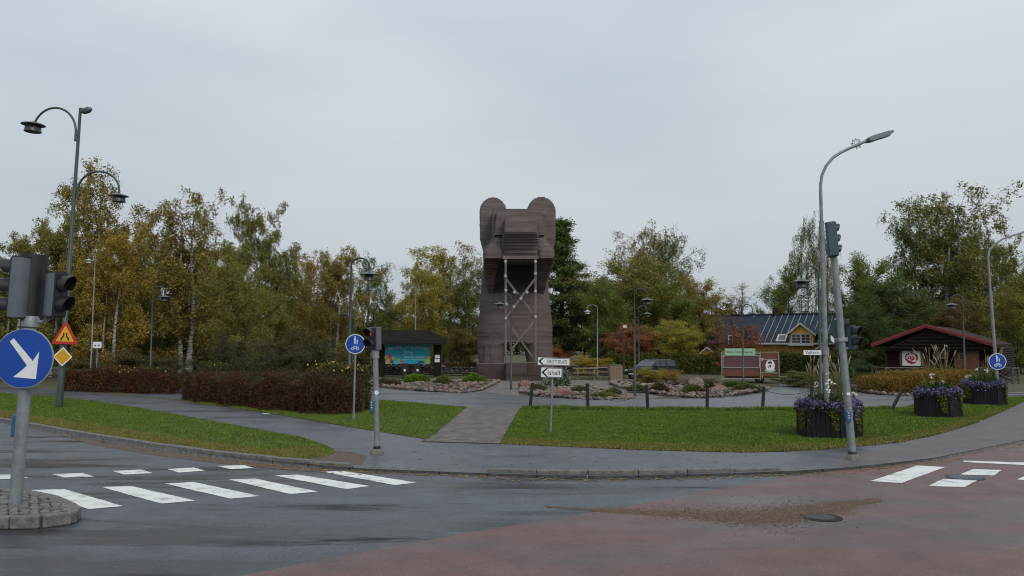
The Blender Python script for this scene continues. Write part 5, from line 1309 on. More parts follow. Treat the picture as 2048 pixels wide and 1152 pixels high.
MB().box((dxc, dy-.2, zb), (W2*2+.1, .16, .12)).build('window_sill', M['white_wood'], ho)
window(ho, hx(1461), hx(1494), hzz(695), hzz(670), -.85)
# skylight on the slope
t_ = (HY*0+ (hzz(673)-zE)/(zR-zE))
def onroof(px, t, dz=.14): return Vector((hx(px), -.6+5.2*t, zE-.1+(zR-zE+.1)*t+dz))
ang = math.atan2(zR-zE+.1, 5.2)
p = onroof(1564, .15)
sk_ = MB().box(p, (.95, 1.3, .12), rx=ang).build('skylight', M['white_wood'], ho)
MB().box(p+Vector((0, -.03, .06)), (.6, .85, .04), rx=ang).build('skylight_pane', M['glass'], sk_)
# porches
def porch(px, yapex, w_, yeave, rightdark=False):
    xx = hx(px)*.985; Y_ = -1.6; z1 = hzz(yapex, HY+Y_); z0 = hzz(yeave, HY+Y_)
    MB().prism([(-w_, 0), (w_, 0), (0, z1-z0-.1)], .08, face((xx, Y_, z0))).build('porch_gable', M['yellow_wall'], ho)
    for s in (-1, 1):
        a_ = xx+s*(w_+.35); za_ = z0-.25
        vs = [(a_, Y_-.25, za_), (xx, Y_-.25, z1), (xx, .1, z1), (a_, .1, za_)]; vs += [(v[0], v[1], v[2]+.08) for v in vs]
        MB().add(vs, [(3, 2, 1, 0), (4, 5, 6, 7), (0, 1, 5, 4), (1, 2, 6, 5), (2, 3, 7, 6), (3, 0, 4, 7)]).build('porch_roof', M['dark_roof'], ho)
        vs = [(a_, Y_-.32, za_-.08), (xx, Y_-.32, z1-.08), (xx, Y_-.26, z1-.08), (a_, Y_-.26, za_-.08)]; vs += [(v[0], v[1], v[2]+.14) for v in vs]
        MB().add(vs, [(3, 2, 1, 0), (4, 5, 6, 7), (0, 1, 5, 4), (1, 2, 6, 5), (2, 3, 7, 6), (3, 0, 4, 7)]).build('barge_board', M['white_wood'], ho)
        MB().box((xx+s*(w_-.05), Y_, z0/2), (.12, .12, z0)).build('porch_post', M['white_wood'], ho)
    MB().box((xx, Y_-.05, z0-.04), (2*w_, .1, .12)).build('porch_beam', M['white_wood'], ho)
porch(1421, 695, .95, 712); porch(1648, 690, 1.3, 712)
MB().box((hx(1532), 4.6, zR+.4), (.6, .6, .9)).build('chimney', M['dark_roof'], ho)
# pale low building seen between trunks on the left, and a second one further left
def far_house(px0, px1, ytop, yeave, Y, wall, roofm, label):
    g = GX((px0+px1)/2, Y); kk = Y/FPX; w_ = (px1-px0)*kk; r = thing('far_house', label, 'house', g)
    ze_ = D(1024, yeave, Y).z-GZ; zr_ = D(1024, ytop, Y+4).z-GZ
    MB().box((0, 4, ze_/2), (w_, 8, ze_)).build('wall', wall, r)
    for yy in (-.5, 8.5):
        vs = [(-w_/2-.4, yy, ze_-.1), (w_/2+.4, yy, ze_-.1), (w_/2+.4, 4, zr_), (-w_/2-.4, 4, zr_)]; vs += [(v[0], v[1], v[2]+.12) for v in vs]
        MB().add(vs, [(3, 2, 1, 0), (4, 5, 6, 7), (0, 1, 5, 4), (1, 2, 6, 5), (2, 3, 7, 6), (3, 0, 4, 7)]).build('roof', roofm, r)
    for i in range(4):
        wx = -w_/2+(i+.5)*w_/4; f = MB().box((wx, -.02, ze_*.55), (1.1, .06, 1.1)).build('window', M['white_wood'], r); MB().box((wx, -.06, ze_*.55), (.9, .02, .9)).build('pane', M['glass'], f)
far_house(380, 470, 695, 708, 92, mat('ochre_wall', (.38, .27, .12), (.32, .22, .1), 1, .8), mat('pale_roof', (.3, .32, .34), (.24, .26, .28), 1, .5), 'low ochre house with pale roof glimpsed behind the left birches')
far_house(100, 190, 690, 704, 88, M['white_wood'], M['galvdark'], 'low white house glimpsed between trunks above the left red hedge')
# ------------------------------------------------------------ trees
def rnd_unit(rng, n):
    v = rng.normal(size=(n, 3)); return v/np.linalg.norm(v, axis=1, keepdims=True)
def leaf_quads(P, size, rng, droop=0.0, aspect=.62):
    """one small leaf-shaped quad (a kite) round each point"""
    n = len(P); d = rnd_unit(rng, n); d[:, 2] = d[:, 2]*(1-.5*droop)-droop*1.1; d /= np.linalg.norm(d, axis=1, keepdims=True)
    s = np.cross(d, rnd_unit(rng, n)); s /= np.linalg.norm(s, axis=1, keepdims=True)+1e-9
    L = (size*(.6+.8*rng.random(n)))[:, None]
    V = np.stack([P, P+d*L*.45+s*L*aspect*.5, P+d*L, P+d*L*.45-s*L*aspect*.5], 1)
    return V.reshape(-1, 3)
def quads(name, V, m): return fastmesh(name, V, np.arange(len(V)).reshape(-1, 4), m)
class Tubes:
    def __init__(s): s.V = []; s.F = []; s.n = 0
    def add(s, P, R, k=5):
        P = np.asarray(P, float); m = len(P); T = np.gradient(P, axis=0); T /= np.linalg.norm(T, axis=1, keepdims=True)+1e-9
        a = np.cross(T, [.3, .9, .17]); a /= np.linalg.norm(a, axis=1, keepdims=True)+1e-9; b = np.cross(T, a)
        q = np.arange(k)*2*PI/k; R = np.asarray(R)[:, None, None]
        V = P[:, None]+R*(a[:, None]*np.cos(q)[None, :, None]+b[:, None]*np.sin(q)[None, :, None])
        s.V.append(V.reshape(-1, 3)); i, j = np.meshgrid(np.arange(m-1), np.arange(k), indexing='ij')
        F = np.stack([i*k+j, i*k+(j+1) % k, (i+1)*k+(j+1) % k, (i+1)*k+j], -1).reshape(-1, 4)+s.n
        s.F.append(F); s.n += m*k
    def mesh(s, name, m): return fastmesh(name, np.concatenate(s.V), np.concatenate(s.F), m)
def tree_proto(seed, H=12, W=4.2, base=.16, nlimb=46, leaves=20000, size=.17, droop=.5, stems=1, open_=.0, rise=.9, peak=.42, bark='bark', tipw=.35, clump=1.0, conif=False, top_sparse=1.0):
    rng = np.random.default_rng(seed); tb = Tubes(); tw = Tubes(); LP = []
    bases = [np.array([0, 0, 0])] if stems == 1 else [np.array([math.cos(a), math.sin(a), 0])*.35*W*.4 for a in np.arange(stems)*2.4+seed]
    def prof(t):                                   # crown half-width against height
        if t < peak: return (.45+.55*math.sin(t/peak*PI/2))
        return max(.12, (1-((t-peak)/(1-peak))**2.0)**.55)*(1-tipw*((t-peak)/(1-peak))**2)
    twp = []
    for si, b0 in enumerate(bases):
        hh = H*(1 if si == 0 else rng.uniform(.72, .95)); n = 12; P = []; p = b0.copy(); dr = rng.normal(0, .05, 2)+b0[:2]*.1
        for i in range(n+1):
            t = i/n; P.append([p[0]+dr[0]*t*hh*.5+.12*math.sin(t*7+seed+si), p[1]+dr[1]*t*hh*.5+.12*math.cos(t*6+seed), hh*t*.985])
        P = np.array(P); r0 = .017*hh; tb.add(P, r0*(1-np.linspace(0, 1, n+1))**.8+.012, 8)
        nl = int(nlimb/len(bases)*(1 if si == 0 else .9))
        for k in range(nl):
            t = base+(1-base)*((k+rng.random())/nl)**.85; t = min(t, .985); az = k*2.4+rng.normal(0, .5)
            f = t*n; i0 = min(int(f), n-1); q0 = P[i0]+(P[i0+1]-P[i0])*(f-i0)
            tc_ = (t-base)/(1-base); R = W*prof(tc_)*rng.uniform(.62, 1.08)*(1-.25*(len(bases) > 1))
            if conif: R = W*max(.05, (1-tc_)**1.05)*rng.uniform(.6, 1.1)
            el = rise*(.3+1.0*tc_)+rng.normal(0, .16) if not conif else -.15+.5*tc_
            m_ = 7; Q = [q0]; d = np.array([math.cos(az)*math.cos(el), math.sin(az)*math.cos(el), math.sin(el)]); cur = q0.copy(); step = R/(m_-1)/max(.45, math.cos(el)*.95)
            for j in range(1, m_):
                d = d+rng.normal(0, .13, 3); d[2] -= (.10 if not conif else -.03)*(.4+droop); d /= np.linalg.norm(d); cur = cur+d*step; Q.append(cur.copy())
            Q = np.array(Q); rr = max(.02, r0*.36*(1-t*.75)); tw.add(Q, rr*(1-np.linspace(0, .85, m_)), 5)
            nt_ = int(rng.integers(6, 10)*(1 if R > W*.3 else .6))+2
            for u in range(nt_):
                s_ = rng.uniform(.22, 1.0); f = s_*(m_-1); j0 = min(int(f), m_-2); a0 = Q[j0]+(Q[j0+1]-Q[j0])*(f-j0)
                dv = rnd_unit(rng, 1)[0]*.8+d*.6; dv[2] = dv[2]*.5+.15; dv /= np.linalg.norm(dv); L = rng.uniform(.35, 1.0)*W*.27; T_ = [a0]; cc = a0.copy()
                for j in range(4):
                    dv = dv+np.array([0, 0, -.32*droop]); dv /= np.linalg.norm(dv); cc = cc+dv*L/4; T_.append(cc.copy())
                T_ = np.array(T_); twp.append((T_, tc_)); 
                if droop > .45:                      # hanging birch streamers
                    for h in range(3):
                        st = T_[rng.integers(2, 5)]; hl = rng.uniform(.4, 1.3)*droop; H_ = np.array([st+np.array([rng.normal(0, .05)*q, rng.normal(0, .05)*q, -hl*q/3]) for q in range(4)])
                        twp.append((H_, tc_))
    for T_, tc_ in twp: tw.add(T_, np.linspace(.014, .005, len(T_)), 3)
    per = leaves/len(twp)
    for T_, tc_ in twp:
        dens = per*rng.uniform(.4, 1.6)*(1-(1-top_sparse)*min(1, max(0, (tc_-.45)/.4)))
        n = rng.poisson(max(.5, dens)); f = rng.random(n)*(len(T_)-1); i = np.minimum(f.astype(int), len(T_)-2)
        p = T_[i]+(T_[i+1]-T_[i])*(f-i)[:, None]+rng.normal(0, .13*clump, (n, 3)); LP.append(p)
    LP = np.concatenate(LP)
    V = leaf_quads(LP, size, rng, droop*.6) if not conif else leaf_quads(LP, size, rng, -.15, .3)
    hm = np.percentile(LP[:, 2], 99.3)*1.02
    return dict(trunk=tb.mesh('trunk', M[bark]), twig=tw.mesh('twigs', M['bark']), crown=quads('crown', V, M['needle' if conif else 'leaf']), H=hm, W=np.percentile(np.abs(LP[:, 0]), 96))
TP = {
 'birchA': tree_proto(1, leaves=46000, size=.145, droop=.62, bark='birchbark', stems=2, nlimb=64, peak=.45, tipw=.15),
 'birchB': tree_proto(2, leaves=42000, size=.14, droop=.66, bark='birchbark', W=4.0, top_sparse=.75, stems=3, nlimb=66, peak=.6, tipw=.0),
 'birchC': tree_proto(3, leaves=20000, size=.135, droop=.7, bark='birchbark', W=3.7, top_sparse=.7, nlimb=60, peak=.5, tipw=.1, stems=2),
 'birchD': tree_proto(8, leaves=44000, size=.145, droop=.58, bark='birchbark', W=4.4, peak=.55, nlimb=60, tipw=.1, stems=2),
 'weep': tree_proto(4, leaves=15000, size=.13, droop=1.25, bark='birchbark', W=3.2, top_sparse=.8, tipw=.1),
 'broadA': tree_proto(5, leaves=46000, size=.17, droop=.2, W=4.8, base=.05, nlimb=80, peak=.42, stems=3, clump=2.0, rise=1.1, tipw=.1),
 'broadB': tree_proto(6, leaves=42000, size=.17, droop=.3, W=4.6, base=.05, nlimb=76, peak=.5, stems=3, clump=2.2, rise=1.15, tipw=.0),
 'bare': tree_proto(7, leaves=5200, size=.12, droop=.2, W=3.8, base=.1, nlimb=70, stems=3, rise=1.1),
 'conif': tree_proto(9, H=14, W=3.6, leaves=44000, size=.22, droop=.1, base=.12, nlimb=110, conif=True, clump=.9),
 'pine': tree_proto(10, H=13, W=3.4, leaves=28000, size=.22, droop=.0, base=.36, nlimb=48, peak=.35, clump=1.1, rise=.5),
 'shrubA': tree_proto(11, H=3, W=2.1, leaves=20000, size=.085, droop=.1, base=.03, nlimb=60, stems=5, peak=.45, clump=.9, rise=1.1),
 'shrubB': tree_proto(12, H=3, W=1.9, leaves=14000, size=.085, droop=.1, base=.03, nlimb=50, stems=6, peak=.5, clump=1.0, rise=1.2),
}
OL, GB, GR, DG, YG, OR, BR, RD = (.1, .093, .025), (.13, .1, .027), (.074, .09, .023), (.042, .056, .019), (.16, .135, .028), (.16, .11, .024), (.11, .068, .034), (.15, .05, .03)
def tree(px, top, hw, Y, kind, col, autumn, label, cat='tree', group=None, name=None, z0=None):
    p = TP[kind]; g = GX(px, Y); t = D(px, top, Y).z-g.z; sz = t/p['H']; sx_ = hw*Y/FPX/p['W']
    r = thing(name or {'conif': 'spruce_tree', 'pine': 'pine_tree', 'weep': 'birch_tree'}.get(kind, 'birch_tree' if 'birch' in kind else 'broadleaf_tree' if 'broad' in kind or kind == 'bare' else 'shrub'), label, cat, g, (0, 0, random.uniform(0, 6.28)), group)
    r.scale = (sx_, sx_, sz)
    for nm in ('trunk', 'twigs', 'crown'):
        o = link(nm, p[{'twigs': 'twig'}.get(nm, nm)], r); o.color = (col[0]*2.2, col[1]*2.25, col[2]*2.0, autumn*(.62 if top < 620 else 1))
    return r
T = [
 (18, 462, 62, 52, 'birchA', OL, .2, 'olive birch at the far left edge behind the signal heads'),
 (95, 428, 66, 58, 'birchD', OL, .28, 'olive-brown birch left of the green double lamp'),
 (198, 344, 72, 62, 'birchB', GB, .22, 'tallest birch on the left with loose dark top behind the lamp arm'),
 (212, 455, 66, 54, 'birchA', OR, .3, 'orange birch below the right arm of the green lamp'),
 (372, 396, 74, 60, 'birchB', GB, .35, 'golden-brown birch with rounded crown left of the pointed green birch'),
 (318, 470, 60, 70, 'birchD', OL, .35, 'brownish birch filling the gap between the two tall left birches'),
 (440, 478, 62, 68, 'birchA', OL, .3, 'olive birch behind the pointed green birch'),
 (527, 408, 60, 60, 'birchA', OL, .15, 'pointed green-olive birch, tallest left of the small shelter lamp'),
 (480, 520, 62, 52, 'broadB', OL, .18, 'leafy olive tree low in front of the pointed birch'),
 (612, 508, 44, 70, 'birchB', OR, .2, 'thin rust-tinted birch right of the pointed green birch'),
 (662, 496, 56, 62, 'birchD', GB, .3, 'brown-olive birch behind the hooked lamp over the red hedge'),
 (742, 516, 48, 76, 'birchC', GR, .02, 'sparse grey-green birch right of the hooked lamp'),
 (570, 560, 50, 82, 'birchA', OL, .3, 'far olive birch seen low between two birches'),
 (848, 530, 46, 74, 'birchA', YG, .35, 'yellow-green birch right above the shelter roof'),
 (882, 493, 66, 88, 'birchB', YG, .2, 'tall loose birch behind the yellow-green one'),
 (942, 522, 46, 84, 'birchC', GR, .1, 'thin green birch immediately left of the bear'),
 (800, 600, 45, 100, 'birchD', OL, .3, 'low far birch behind the shelter'),
 (1120, 438, 57, 80, 'conif', DG, 0, 'dark tall spruce immediately right of the bear'),
 (1168, 560, 34, 86, 'pine', DG, 0, 'dark open pine beside the spruce with bare lower trunk'),
 (1302, 456, 66, 92, 'birchC', GB, .0, 'tall thin-topped pale birch in the middle right'),
 (1340, 470, 50, 90, 'birchC', GR, .05, 'second thin-topped birch just right of the first pale one'),
 (1262, 512, 84, 76, 'broadA', OL, .05, 'broad green tree below the thin-topped birches'),
 (1215, 560, 48, 72, 'broadB', GR, .08, 'green tree behind the pale thin lamp right of the bear'),
 (1330, 560, 60, 78, 'broadB', GR, .02, 'dark green tree between the broad tree and the brown one'),
 (1402, 556, 48, 82, 'broadA', GB, .12, 'brown-olive rounded tree left of the yellow house roof'),
 (1258, 650, 52, 68, 'broadB', (.15, .062, .034), .15, 'russet small tree behind the floodlight mast', ),
 (1362, 640, 42, 66, 'broadA', YG, .05, 'yellow-green small tree at the left end of the yellow house'),
 (1480, 568, 38, 96, 'bare', BR, .2, 'nearly bare brown tree behind the yellow house roof'),
 (1484, 630, 50, 64, 'bare', (.13, .055, .03), .25, 'reddish twiggy small tree in front of the yellow house'),
 (1478, 660, 36, 63, 'shrubB', (.13, .05, .03), .35, 'thin russet bush crown above the food trailer'),
 (1568, 530, 40, 100, 'broadB', GR, .0, 'deep green tree behind the middle of the house roof'),
 (1620, 434, 34, 98, 'weep', GR, .05, 'weeping birch behind the street light pole'),
 (1655, 460, 30, 102, 'weep', OL, .1, 'second weeping birch right of the street light pole'),
 (1745, 516, 56, 70, 'broadA', GR, .02, 'green leafy tree right of the leaning signal mast'),
 (1702, 596, 36, 69, 'broadB', DG, .02, 'dark green tree behind the right end of the yellow house'),
 (1828, 412, 56, 78, 'birchC', GR, .05, 'loose thin birch behind the cabin, left of the tallest right birch'),
 (1906, 386, 78, 76, 'birchB', OL, .1, 'tallest birch on the right, brown-green above the cabin'),
 (1950, 440, 52, 82, 'birchD', GR, .1, 'brown-green birch close behind the tallest right one'),
 (1800, 560, 78, 66, 'broadB', DG, .03, 'wide dark green tree directly behind the cabin roof'),
 (1735, 610, 48, 62, 'broadA', DG, .02, 'dark green tree at the left side of the cabin'),
 (2026, 474, 40, 78, 'birchA', OL, .12, 'loose brown birch at the right edge behind the tall lamp'),
 (2040, 540, 52, 64, 'broadB', OL, .25, 'olive-brown tree at the right edge behind the cabin'),
 (1975, 560, 60, 88, 'birchC', GR, .1, 'thin green birch between the cabin gable and the right edge'),
 (1895, 596, 50, 68, 'broadA', (.08, .055, .028), .25, 'brownish tree with red berries above the cabin ridge'),
 (30, 570, 80, 60, 'broadB', OL, .1, 'dense olive tree behind the blue arrow sign'),
 (150, 560, 60, 74, 'broadA', OL, .3, 'dense olive tree between the triangle sign and white lamp'),
 (268, 575, 60, 66, 'broadB', OL, .12, 'dark leafy tree behind the faint left park lamp'),
 (355, 590, 62, 72, 'birchD', OL, .15, 'dark birch with leafless lower stem left of the bushes'),
 (560, 600, 52, 66, 'broadB', OL, .22, 'low olive tree above the tall bushes'),
 (655, 610, 52, 72, 'broadA', OL, .15, 'low olive tree behind the round blue sign'),
 (745, 640, 44, 88, 'broadB', GR, .05, 'low green tree behind the red pedestrian signal'),
 (1120, 640, 40, 84, 'broadB', DG, .0, 'low dark tree at the right foot of the bear'),
 (400, 500, 50, 84, 'birchC', GB, .4, 'far thin brown birch between two left birches'),
 (260, 500, 50, 84, 'birchC', OL, .3, 'far thin birch behind the orange birch'),
]
for a in T: tree(*a)
# shrubs
SH = [
 (925, 655, 40, 72, 'broadB', (.1, .075, .025), .3, 'rowan bush with red berries left of the bear'),
 (460, 668, 44, 40, 'shrubA', (.04, .036, .018), .25, 'tall dark bush above the long red hedge, leftmost'),
 (560, 662, 54, 38, 'shrubA', (.046, .038, .018), .28, 'tall dark bush in the middle above the long red hedge'),
 (640, 676, 46, 36, 'shrubB', (.042, .038, .018), .25, 'tall dark bush above the long red hedge, near the round blue sign'),
 (515, 700, 46, 36, 'shrubB', (.04, .038, .018), .2, 'lower dark bush leaning on the long red hedge'),
 (250, 700, 56, 48, 'shrubA', (.05, .04, .02), .3, 'brown-green bush behind the left red hedge'),
 (340, 712, 44, 49, 'shrubB', (.05, .044, .02), .25, 'green-brown bush behind the right end of the left red hedge'),
 (170, 715, 40, 50, 'shrubA', (.055, .045, .022), .3, 'small brown bush behind the white parking sign'),
 (1178, 712, 38, 62, 'shrubA', (.2, .145, .02), .5, 'yellow bush right of the direction sign'),
 (1298, 736, 30, 48, 'shrubA', (.15, .13, .03), .4, 'yellow-green bush in front of the parked car'),
 (1335, 738, 30, 50, 'shrubB', (.16, .1, .03), .4, 'orange-green bush in front of the car bonnet'),
 (1395, 755, 34, 47, 'shrubB', (.09, .06, .035), .3, 'brown weedy bush between the boulders of the right rockery'),
 (1348, 762, 22, 46, 'shrubB', (.07, .05, .035), .2, 'low dark weedy bush on the right rockery'),
 (886, 752, 17, 55, 'shrubB', (.14, .13, .04), .2, 'yellowish small bush between the two green mats'),
 (1585, 700, 26, 66, 'shrubA', (.12, .05, .03), .3, 'russet bush before the yellow house wall'),
 (1110, 692, 26, 74, 'shrubA', (.16, .06, .03), .4, 'red-brown bush at the right foot of the bear'),
 (1600, 742, 42, 46, 'shrubA', (.075, .085, .028), .1, 'green bush right of the food trailer'),
 (1660, 745, 34, 44, 'shrubA', (.07, .085, .03), .1, 'green bush behind the street light pole'),
 (1700, 720, 40, 50, 'shrubA', (.04, .055, .024), .0, 'dark green bush left of the ornamental grass'),
 (1625, 790, 20, 23, 'shrubB', (.1, .11, .05), .0, 'feathery green plant in the nearest flower box'),
]
for a in SH: tree(*a, cat='shrub' if a[4].startswith('shrub') else 'tree', name='shrub')
# far wood closing the horizon
rng = np.random.default_rng(77); PP = []
for x in np.linspace(-175, 200, 120):
    y = 165+rng.uniform(-14, 14)
    h = rng.uniform(5, 9.5)
    n = 620; u = rnd_unit(rng, n)*rng.uniform(.4, 1, (n, 1))**.5; PP.append(u*np.array([3.4, 3, h*.55])+np.array([x+rng.uniform(-1.5, 1.5), y, h*.5+.3]))
PP = np.concatenate(PP); PP = PP[PP[:, 2] > .1]
o = tag(link('far_wood', quads('far_wood', leaf_quads(PP, .95, rng), M['leaf'])), 'distant mixed wood closing the horizon beyond the park', 'wood', kind='stuff'); o.color = (.062, .068, .034, .08)
# dark understorey beyond the left birches
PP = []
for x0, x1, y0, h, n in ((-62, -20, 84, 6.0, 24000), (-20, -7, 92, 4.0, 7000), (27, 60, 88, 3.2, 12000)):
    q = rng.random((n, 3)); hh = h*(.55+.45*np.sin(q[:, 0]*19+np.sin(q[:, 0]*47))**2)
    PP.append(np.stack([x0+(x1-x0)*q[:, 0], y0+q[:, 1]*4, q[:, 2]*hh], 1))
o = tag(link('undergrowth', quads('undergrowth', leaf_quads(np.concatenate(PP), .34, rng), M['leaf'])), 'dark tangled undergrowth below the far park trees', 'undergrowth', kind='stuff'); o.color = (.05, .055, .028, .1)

# ------------------------------------------------------------ hedges
def hedge(name, label, pts, width, h, n, size, col, autumn, seed=0, z=GZ, cat='hedge', rag=.12, mat_='leaf', flowers=None, berry=None, green=None):
    """leafy shell along a line of ground points; inside a twig core"""
    rng = np.random.default_rng(seed+500); o0 = pts[0]; r = thing(name, label, cat, (o0.x, o0.y, z))
    P = [np.array([p.x-o0.x, p.y-o0.y]) for p in pts]; L = [np.linalg.norm(b-a) for a, b in zip(P, P[1:])]; tot = sum(L)
    cum = np.concatenate([[0], np.cumsum(L)]); s = rng.random(n)*tot
    X = np.interp(s, cum, [p[0] for p in P]); Y = np.interp(s, cum, [p[1] for p in P])
    seg = np.clip(np.searchsorted(cum, s)-1, 0, len(L)-1); T_ = np.array([(b-a)/l for a, b, l in zip(P, P[1:], L)])[seg]; Nn = np.stack([-T_[:, 1], T_[:, 0]], 1)
    H = (h if np.isscalar(h) else np.interp(s/tot, np.linspace(0, 1, len(h)), h))
    bump_ = 1+rag*(np.sin(s*2.3+seed)+.6*np.sin(s*5.1+2*seed)+.4*np.sin(s*11.3))*.7
    end = np.clip(np.minimum(s, tot-s)/.35, .15, 1)**.5
    side = rng.random(n)
    u = np.where(side < .38, 1, np.where(side < .55, -1, rng.uniform(-1, 1, n))); v = np.where(side < .55, rng.random(n)**.8, 1.0)
    rad = 1-np.abs(rng.normal(0, .16, n)); w_ = width/2*bump_*end*(1-.18*v**3)*rad
    hh = H*bump_*end*(np.where(v == 1, 1-.25*np.abs(u)**3, v))*np.where(v == 1, rad, 1)
    up = rng.random(n) < .05; hh = np.where(up, hh+rng.random(n)*h_max(h)*.16, hh)
    PT = np.stack([X+Nn[:, 0]*u*-w_, Y+Nn[:, 1]*u*-w_, np.maximum(.03, hh)], 1)+rng.normal(0, .035, (n, 3))
    if green:
        gsel = (rng.random(n) < (.12+.5*(v == 1)*(u < .4)+.35*np.sin(s*1.7+seed)**6)); gf = link('green_foliage', quads('green_foliage', leaf_quads(PT[gsel]+[0, 0, .03], size, rng, .0, .7), M['leaf']), r); gf.color = (*green, .1); PT = PT[~gsel]
    fo = link('foliage', quads('foliage', leaf_quads(PT, size, rng, .0, .7), M[mat_]), r); fo.color = (*col, autumn)
    tw = Tubes(); m = int(tot*26)
    for i in range(m):
        q = rng.random()*tot; x, y = np.interp(q, cum, [p[0] for p in P]), np.interp(q, cum, [p[1] for p in P]); hz_ = (h if np.isscalar(h) else np.interp(q/tot, np.linspace(0, 1, len(h)), h))
        a = np.array([x, y, 0])+np.append(rng.normal(0, width*.13, 2), 0); b = a+np.append(rng.normal(0, width*.22, 2), hz_*rng.uniform(.7, .98)); tw.add([a, (a+b)/2+rng.normal(0, .04, 3), b], [.014, .01, .005], 3)
    link('stems', tw.mesh('stems', M['bark']), r)
    if flowers:
        m_, k, sz_, (f0, f1) = flowers; s2 = (f0+(f1-f0)*rng.random(k))*tot
        hx_ = (h if np.isscalar(h) else np.interp(s2/tot, np.linspace(0, 1, len(h)), h))
        Q = np.stack([np.interp(s2, cum, [p[0] for p in P])+rng.normal(0, width*.22, k), np.interp(s2, cum, [p[1] for p in P])+rng.normal(0, width*.22, k), hx_*(.93+.10*np.abs(rng.normal(0, 1, k)))], 1)
        link('flowers', quads('flowers', leaf_quads(Q, sz_, rng, -.3, .9), M[m_]), r)['kind'] = 'stuff'
    return r
def h_max(h): return h if np.isscalar(h) else max(h)
hedge('red_hedge', 'clipped dark red hedge behind the left footpath, right of the yellow diamond sign', [GX(140, 42.5), GX(250, 41.3), GX(358, 40)], 1.9, [1.0, 1.1, 1.12, 1.05], 52000, .062, (.115, .045, .028), .16, 1, green=(.075, .07, .03), rag=.2, flowers=('yellowpetal', 70, .075, (.3, .9)))
hedge('red_hedge', 'long dark red hedge with autumn leaves left of the round blue sign', [GX(396, 36.3), GX(505, 32.2), GX(650, 29.1), GX(712, 28.4)], 1.8, [1.0, 1.05, 1.05, 1.1, 1.15, 1.3], 78000, .06, (.105, .047, .03), .18, 2, rag=.28, green=(.08, .075, .03))
hedge('flowering_shrub', 'green shrub with yellow flowers behind the round blue sign post', [GX(622, 31.2), GX(670, 30.2), GX(724, 29.4)], 1.7, [1.2, 1.55, 1.62, 1.5], 26000, .07, (.075, .07, .03), .1, 3, flowers=('yellowpetal', 330, .07, (.3, .85)), cat='shrub')
hedge('flowering_shrub', 'green bush with a few yellow flowers at the left end of the long red hedge', [GX(400, 37.4), GX(455, 35.8)], 1.5, [1.35, 1.5, 1.4], 9000, .07, (.07, .068, .03), .1, 4, flowers=('yellowpetal', 45, .06, (.3, .9)), cat='shrub')
hedge('garden_hedge', 'long yellow-green hedge in front of the yellow house, left of the food trailer', [GX(1200, 66), GX(1320, 65), GX(1450, 63.5)], 1.8, [1.5, 1.55, 1.6], 34000, .13, (.115, .115, .028), .12, 5)
hedge('garden_hedge', 'green hedge in front of the yellow house, right of the food trailer', [GX(1550, 62), GX(1640, 60), GX(1730, 58)], 1.9, [1.6, 1.7, 1.7], 30000, .13, (.075, .095, .028), .05, 6)
hedge('low_hedge', 'dark green lower hedge in the middle right behind the yellow bushes', [GX(1195, 69), GX(1290, 68), GX(1380, 67)], 1.6, [1.75, 1.85, 1.8], 16000, .13, (.05, .07, .025), .0, 7)
hedge('brown_hedge', 'withered low brown growth on top of the dry stone wall left of the bear', [GX(880, 64), GX(920, 64), GX(960, 64)], 1.1, [.9, 1.0, .9], 9000, .09, (.14, .1, .045), .3, 8, cat='shrub')
hedge('spirea_bed', 'low orange-brown bushes on a stone-edged bed before the log cabin', [GX(1738, 40.0), GX(1800, 40.5), GX(1860, 41), GX(1915, 43)], 3.0, [.8, .95, 1.0, 1.0, .85], 60000, .06, (.24, .15, .035), .25, 9, cat='shrub', rag=.16)
hedge('wall_growth', 'low olive plants hanging over the dry stone wall behind the shelter', [GX(745, 64.5), GX(800, 64), GX(870, 63.5)], 1.0, [1.0, 1.1, .9], 12000, .09, (.085, .075, .03), .2, 10, cat='plant')
hedge('back_hedge', 'long olive-brown hedge behind the left park, left of the shelter', [GX(380, 68), GX(520, 68), GX(740, 68)], 1.6, [1.3, 1.4, 1.3], 26000, .13, (.085, .078, .03), .2, 12)
# green mats on the rockery
hedge('creeping_plant', 'bright green low mat plant in front of the brown litter bins', [GX(806, 49.5), GX(860, 50)], 1.5, [.35, .5, .35], 12000, .07, (.13, .2, .02), .0, 13, cat='plant', rag=.2)
hedge('creeping_plant', 'bright green low mat plant on the rockery left of the bear enclosure', [GX(926, 49.5), GX(972, 49.8)], 1.5, [.35, .55, .35], 11000, .07, (.12, .2, .02), .0, 14, cat='plant', rag=.2)
hedge('creeping_plant', 'low yellow-green mat at the rockery edge right of the second chain post', [GX(1180, 36.5), GX(1236, 36.3)], 1.0, [.18, .22, .15], 7000, .06, (.14, .14, .04), .2, 15, cat='plant', rag=.2)
hedge('creeping_plant', 'small green plant tufts at the right end of the rockery before the trailer', [GX(1446, 44), GX(1500, 44)], 1.0, [.35, .4, .3], 7000, .07, (.08, .12, .025), .05, 16, cat='plant', rag=.25)
hedge('silver_plant', 'pale silver-green bushy plant behind the Ishall sign', [GX(1085, 44), GX(1135, 44.5)], 1.4, [.5, .85, .7], 7000, .12, (.2, .23, .16), .0, 17, cat='plant', rag=.3)

